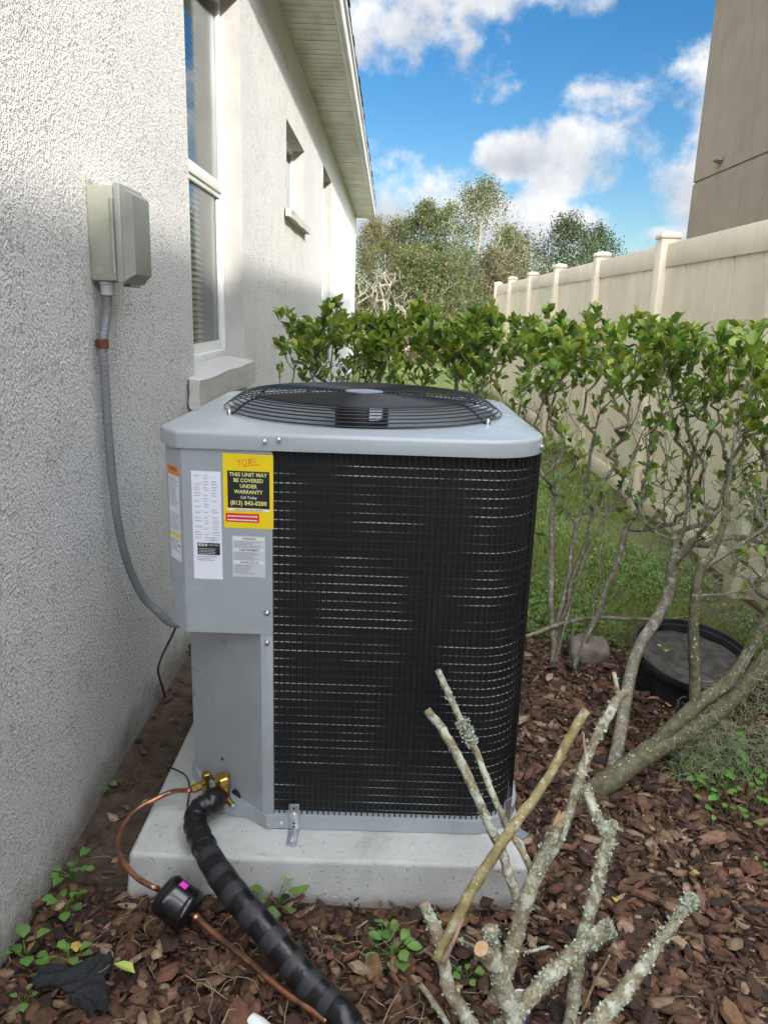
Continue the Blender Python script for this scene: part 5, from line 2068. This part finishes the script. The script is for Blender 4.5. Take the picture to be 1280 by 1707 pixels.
big, gbig = shrub('hedge_shrub', 'thick leaning mossy trunk shrub with yellow green leaves nearest the camera', (.66, 1.95), (1.22, 2.12), (.28, .30), 1.30, .58, 105, 320, 0, 26, .052, 9,
                  stems=[[(985, 1325, 1.93, .036), (1035, 1285, 1.95, .036), (1080, 1255, 1.98, .036), (1130, 1225, 2.00, .035), (1180, 1195, 2.02, .035), (1232, 1150, 2.04, .033), (1290, 1085, 2.06, .030), (1340, 1000, 2.08, .02)],
                         [(1120, 1215, 2.00, .021), (1165, 1175, 2.02, .022), (1215, 1135, 2.04, .022), (1245, 1090, 2.06, .018), (1270, 1045, 2.08, .016), (1300, 980, 2.10, .013), (1310, 880, 2.12, .011)],
                         [(1158, 1182, 2.02, .019), (1157, 1120, 2.03, .018), (1155, 1055, 2.04, .018), (1158, 1000, 2.05, .017), (1166, 950, 2.06, .017), (1186, 925, 2.07, .012), (1204, 880, 2.08, .010), (1212, 820, 2.10, .010), (1222, 740, 2.10, .009), (1230, 660, 2.1, .007)],
                         [(1166, 950, 2.06, .012), (1160, 905, 2.08, .011), (1150, 860, 2.10, .010), (1128, 790, 2.14, .008), (1110, 720, 2.16, .007)],
                         [(1175, 945, 2.06, .010), (1215, 920, 2.05, .010), (1260, 890, 2.04, .009), (1320, 850, 2.02, .008)]],
                  limit=240, group=GRP, cap=.020)
# the leaning trunk and its upright limb, thick enough to be surfaces of their own
for pts in ([(950, 1352, 1.92, .036), (975, 1330, 1.93, .038), (1010, 1305, 1.94, .040), (1050, 1275, 1.96, .036), (1100, 1242, 1.99, .036), (1150, 1215, 2.01, .036), (1200, 1180, 2.03, .035), (1250, 1130, 2.05, .033), (1300, 1075, 2.06, .030)],
            [(1040, 1282, 1.965, .012), (1085, 1245, 1.985, .020), (1130, 1202, 2.0, .024), (1170, 1168, 2.015, .024), (1215, 1135, 2.04, .023), (1245, 1090, 2.06, .019), (1272, 1040, 2.08, .017), (1310, 970, 2.1, .015)],
            [(1158, 1185, 2.012, .022), (1157, 1120, 2.03, .0185), (1155, 1055, 2.04, .018), (1158, 1000, 2.05, .0175), (1168, 945, 2.06, .017), (1186, 925, 2.07, .012), (1204, 880, 2.08, .011), (1212, 820, 2.10, .010)]):
    s = to3(pts, 0.84)
    b = B()
    b.tube([tuple(q[:3]) for q in s], [q[3] * (1 + .14 * mnoise.noise(Vector(q[:3]) * 40)) for q in s], 14, jit=.06, r=rnd)
    b.build('trunk', M['bark_trunk'], big, True, angle=180)
# long dead branch lying across the grass edge
b = B()
s = to3([(876, 1062, 2.75, .008), (930, 1042, 2.80, .009), (985, 1030, 2.84, .009), (1050, 1032, 2.86, .008), (1110, 1033, 2.86, .007), (1150, 1028, 2.86, .006)])
b.tube([tuple(q[:3]) for q in s], [q[3] for q in s], 7, jit=.1, r=rnd)
s = to3([(985, 1030, 2.84, .006), (1010, 1005, 2.86, .005), (1035, 975, 2.88, .003)])
b.tube([tuple(q[:3]) for q in s], [q[3] for q in s], 6, jit=.1, r=rnd)
o = b.build('dead_branch', M['bark_twig'], None, True, angle=180)
tag(o, 'long dead grey branch lying across the grass behind the rock', 'branch')

# Spanish moss draped on the leaning trunk and the twigs above the tub
def moss_root(k):
    q = rnd.random()
    if q < .80:
        qx = rnd.uniform(1120, 1300)
        p = at(qx, rnd.uniform(1110 if qx > 1225 else 1190, 1330), 1, rnd.uniform(1.95, 2.15))
    elif q < .86:
        p = at(rnd.uniform(1060, 1140), rnd.uniform(860, 970), 1, rnd.uniform(2.45, 2.6))
    else:
        p = at(rnd.uniform(1180, 1290), rnd.uniform(800, 960), 1, rnd.uniform(2.0, 2.2))
    return p if p.z > .05 else (p.x, p.y, .05)


o = strands('spanish_moss', moss_root, 950, .13, .0007, M['moss'], 'grey green tangle of moss strands hanging from the leaning trunk', .14, .60, None, 9)

# ------------------------------------------------------------------ weeds
WT_ = []
weed_me = [mesh_from(*t, 'leaf', M['weed'], True) for t in LEAVES]


def weed(px, py, n, size, h, label, name='weed'):
    p = at(px, py, 2, 0.0)
    th = thing(name, label, 'weed', (p.x, p.y, 0), 'small weeds')
    st_ = B()
    for k in range(n):
        a = 2.4 * k + rnd.uniform(0, .6)
        hh = h * rnd.uniform(.35, 1.0)
        sp_ = h * (.30 + .75 * rnd.random() * min(1, n / 30))
        e = Vector((p.x + sp_ * math.cos(a), p.y + sp_ * math.sin(a), hh * (.5 if n > 30 and sp_ > .6 * h else 1)))
        st_.tube([(p.x, p.y, -.004), (p.x + .1 * h * math.cos(a), p.y + .1 * h * math.sin(a), hh * .6), tuple(e)] if n < 30 else [(e.x, e.y, -.004), (e.x, e.y, e.z * .6), tuple(e)], .0012, 4, caps=False)
        o = bpy.data.objects.new('leaf', weed_me[k % 4])
        COL.objects.link(o)
        o.parent = th
        d = np.array([[math.cos(a), math.sin(a), rnd.uniform(-.1, .5)]])
        m = Matrix(frame(d, np.array([rnd.gauss(0, .3)]))[0].tolist()).to_4x4()
        sc = size * rnd.uniform(.7, 1.25)
        o.matrix_basis = Matrix.Translation(e - Vector((p.x, p.y, 0))) @ m @ Matrix.Diagonal((sc * 1.35, sc, sc, 1))
    st_.build('stem', M['weed'], th, True, angle=180)


for px, py, n, size, h, lab in (
        (122, 1470, 8, .030, .06, 'weed at the wall foot beside the bare soil strip'), (112, 1520, 9, .028, .05, 'low weed clump between wall foot and mulch, below the first'),
        (45, 1612, 7, .034, .05, 'broad leaved weed tight against the wall at the lower left'), (120, 1612, 7, .030, .04, 'weed beside the black fabric scrap'),
        (172, 1322, 3, .028, .05, 'single stemmed weed leaf climbing the wall beside the slab'), (462, 1520, 6, .040, .07, 'broad weed growing between black pipe and slab'),
        (420, 1545, 4, .042, .05, 'dark weed half under the black insulated pipe'), (655, 1600, 12, .034, .05, 'leafy weed clump left of the pruned shrub stubs'),
        (640, 1560, 8, .022, .03, 'tiny creeping weeds below the slab front edge'), (775, 1640, 7, .022, .04, 'small weed among the pruned stubs'),
        (1088, 1140, 12, .050, .13, 'weed with heart shaped leaves against the tub'), (1150, 1165, 8, .028, .05, 'low weed tuft below the black tub rim'),
        (1165, 1310, 44, .020, .10, 'bright green fern like weed under the leaning trunk'), (1238, 1345, 46, .034, .13, 'dense weed patch in the mulch at right below the moss'),
        (1270, 1305, 40, .036, .15, 'tall weed behind the dense patch at right'), (1185, 1390, 5, .022, .03, 'sprout in open mulch below the moss'), (40, 1680, 5, .022, .03, 'small sprout at the bottom left by the wall'),
        (555, 1578, 6, .016, .02, 'tiny sprout in the mulch right of the black pipe'), (1262, 1450, 4, .018, .025, 'sprout at the right edge of the open mulch')):
    weed(px, py, n, size, h, lab)

# ------------------------------------------------------------------ grass
def grass_field():
    n = 90000
    y = 2.75 + (rng.random(n) ** 1.9) * 11
    x = rng.uniform(-.74, 1.785, n)
    ed = 3.02 + .22 * np.sin(x * 3.1) + .15 * np.sin(x * 8 + 1)
    patch = np.sin(x * 5.1 + y * 2.2) + np.sin(y * 4.3 - x * 2.7) + rng.normal(0, .7, n)
    k = (y > ed + rng.normal(0, .12, n)) & (patch > -1.1)
    k &= ~((x > 1.5) & (patch < .5) & (y < 5))
    k &= ~((x < PADX1 + .02) & (y < PADY1 + .05))
    x, y = x[k], y[k]
    n = len(x)
    far = np.clip((y - 3) / 8, 0, 1)
    h = rng.uniform(.020, .065, n) * (1 + .3 * far)
    w = rng.uniform(.0025, .0048, n) * (1 + 2.2 * far)
    d = np.stack([rng.normal(0, .55, n), rng.normal(0, .55, n), np.ones(n)], 1)
    R = frame(d, rng.uniform(0, 6.3, n))
    R[:, :, 0] *= w[:, None]
    R[:, :, 1] *= h[:, None]
    R[:, :, 2] *= h[:, None]
    mi = (rng.random(n) < .22).astype(int)
    return batch('grass', [BLADE], np.zeros(n, int), R, np.stack([x, y, gz(x, y)], 1), [M['grass'], M['grass_dry']], mi, None)


gr = grass_field()
n = 15000
x = rng.uniform(.35, 1.7, n)
y = 2.85 + np.abs(rng.normal(0, 1.1, n))
kk = np.sin(x * 6 + y * 3) + np.sin(y * 5.1 - x * 4) + rng.normal(0, .6, n) > .2
x, y = x[kk], y[kk]
n = len(x)
k = (y > 2.85) & (x > .4) & (x < 1.7)
x, y = x[k], y[k]
n = len(x)
d = np.stack([rng.normal(0, 1, n), rng.normal(0, 1, n), rng.uniform(.1, .8, n)], 1)
batch('ground_cover', LEAVES, rng.integers(0, 4, n), frame(d, rng.normal(0, .5, n)) * rng.uniform(.012, .026, n)[:, None, None], np.stack([x, y, gz(x, y) + np.abs(rng.normal(.03, .03, n))], 1),
      [M['weed'], M['grass']], (rng.random(n) < .35).astype(int), None, smooth=True)

# ------------------------------------------------------------------ trees beyond the yards
def crown_cards(name, P, size, mats, probs, parent, kind='stuff'):
    n = len(P)
    d = rng.normal(0, 1, (n, 3))
    R = frame(d, rng.uniform(0, 6.3, n)) * (size * rng.uniform(.5, 1.3, n))[:, None, None]
    return batch(name, [CARD2, CARD], rng.integers(0, 2, n), R, P, mats, rng.choice(len(mats), n, p=probs), parent, kind)


def tree(label, px, py_top, Y, spread, seed, mats, probs, nleaf=2600, trunk_mat='bark_tree', bare=.35, cat='tree', size=.052, ntip=210, lean=0.0, name='tree', tr=.0042, group='scrub trees beyond the yards'):
    r = random.Random(seed)
    top = at(px, py_top, 1, Y)
    H = top.z
    x0 = top.x
    th = thing(name, label, cat, (x0, Y, 0), group)
    g = Grow(r)
    tk = [(x0 - lean, Y, -.1), (x0 - lean * .6 + r.uniform(-.1, .1), Y, H * .3), (x0 - lean * .2 + r.uniform(-.15, .15), Y + .1, H * .6), (x0, Y, H * .82)]
    g.stem([tuple(q) for q in spline(tk, 4)], 0)
    tips = []
    for k in range(ntip):
        a = r.uniform(0, 2 * math.pi)
        t = r.uniform(bare, 1.0)
        prof = math.sin(min(1, (t - bare) / (1 - bare) * .85 + .15) * math.pi) ** .6
        q = spread * prof * math.sqrt(r.random()) * r.uniform(.7, 1.15)
        tips.append((x0 + q * math.cos(a), Y + q * math.sin(a), H * t))
    tips.sort(key=lambda t: t[2])
    ends = g.reach(tips, .35, .035, .05)
    g.meshes(tr, 1.9, 'trunk', M[trunk_mat], th, 5, .12)
    nleaf = int(nleaf * 4.2)
    if nleaf:
        tp_ = np.array([tuple(g.p[e]) for e in ends])
        wts = rng.random(len(tp_)) ** 1.5
        wts /= wts.sum()
        c = rng.choice(len(tp_), nleaf, p=wts)
        P = tp_[c] + np.clip(rng.normal(0, 1, (nleaf, 3)), -1.8, 1.8) * np.array([.17, .17, .20]) * spread / 1.7
        P = P[P[:, 2] > .15]
        crown_cards('crown', P, size, mats, probs, th)
    return th


TG, TO, TD, TY, TB = M['tl_green'], M['tl_olive'], M['tl_dark'], M['tl_yellow'], M['tl_brown']
tree('olive tree with thin crown beside the end of the white eave', 628, 372, 30, 1.5, 31, [TO, TY, TB], [.55, .3, .15], 3000)
tree('yellow green young tree between the eave and the green birch like tree', 660, 372, 27, 1.3, 32, [TY, TO], [.6, .4], 2400)
tree('bright green slender tree left of the tallest pale trunk', 712, 344, 26, 1.2, 33, [TG, TO, TY], [.5, .35, .15], 3200, lean=.3)
tree('tallest airy tree with forked pale trunk against the blue sky', 806, 306, 25, 1.45, 34, [TG, TO, TY], [.4, .4, .2], 2300, 'bark_pale', .42, ntip=230, size=.046, lean=.4)
tree('thin leaning tree to the left behind the tallest one', 752, 342, 29, 1.1, 35, [TO, TG], [.6, .4], 1600, 'bark_pale', .4, ntip=150)
tree('rounded olive tree between the tallest tree and the dark oak', 850, 388, 27, 1.5, 36, [TO, TD, TY], [.5, .25, .25], 3000, bare=.2)
tree('brownish thin tree low beside the fence end', 822, 420, 24, 1.2, 37, [TB, TO], [.45, .55], 1800, bare=.2)
tree('dark green oak like tree above the far fence posts', 945, 372, 33, 2.4, 38, [TD, TG], [.75, .25], 4600, bare=.15, size=.06, ntip=180)
tree('small dark tree at the right end of the tree line over the fence', 1000, 378, 34, 1.5, 39, [TD, TG], [.8, .2], 2000, bare=.2, size=.06)
tree('pale leafless bush with white twigs at the house corner', 634, 446, 19, 1.15, 40, [TY], [1.0], 0, 'bark_pale', .1, 'bush', ntip=420, name='bare_bush', tr=.0042, group='bare pale bushes')
tree('olive tree low behind the pale leafless bush', 690, 415, 23, 1.3, 41, [TO, TY, TG], [.4, .3, .3], 2600, bare=.15)
tree('low green tree standing before the pale forked trunk', 745, 430, 22, 1.3, 42, [TG, TO], [.5, .5], 2200, bare=.1)
# brush below the trees reads as one mass
n = 60000
x = rng.uniform(-4, 9, n)
y = rng.uniform(19, 34, n)
z = np.abs(rng.normal(0, .75, n)) * (1 + .5 * np.sin(x * 1.7)) + .05
P = np.stack([x, y, z], 1)
o = crown_cards('undergrowth', P, .06, [TB, TO, TY, TG], [.45, .25, .20, .10], None)
n = 60000
x = rng.uniform(-14, 26, n)
y = rng.uniform(36, 46, n)
hh = 3.2 + .8 * np.sin(x * .9) + .5 * np.sin(x * 2.3 + 1)
z = rng.random(n) * hh
o = crown_cards('woods', np.stack([x, y, z], 1), .15, [TO, TD, TG, TB], [.4, .3, .15, .15], None)
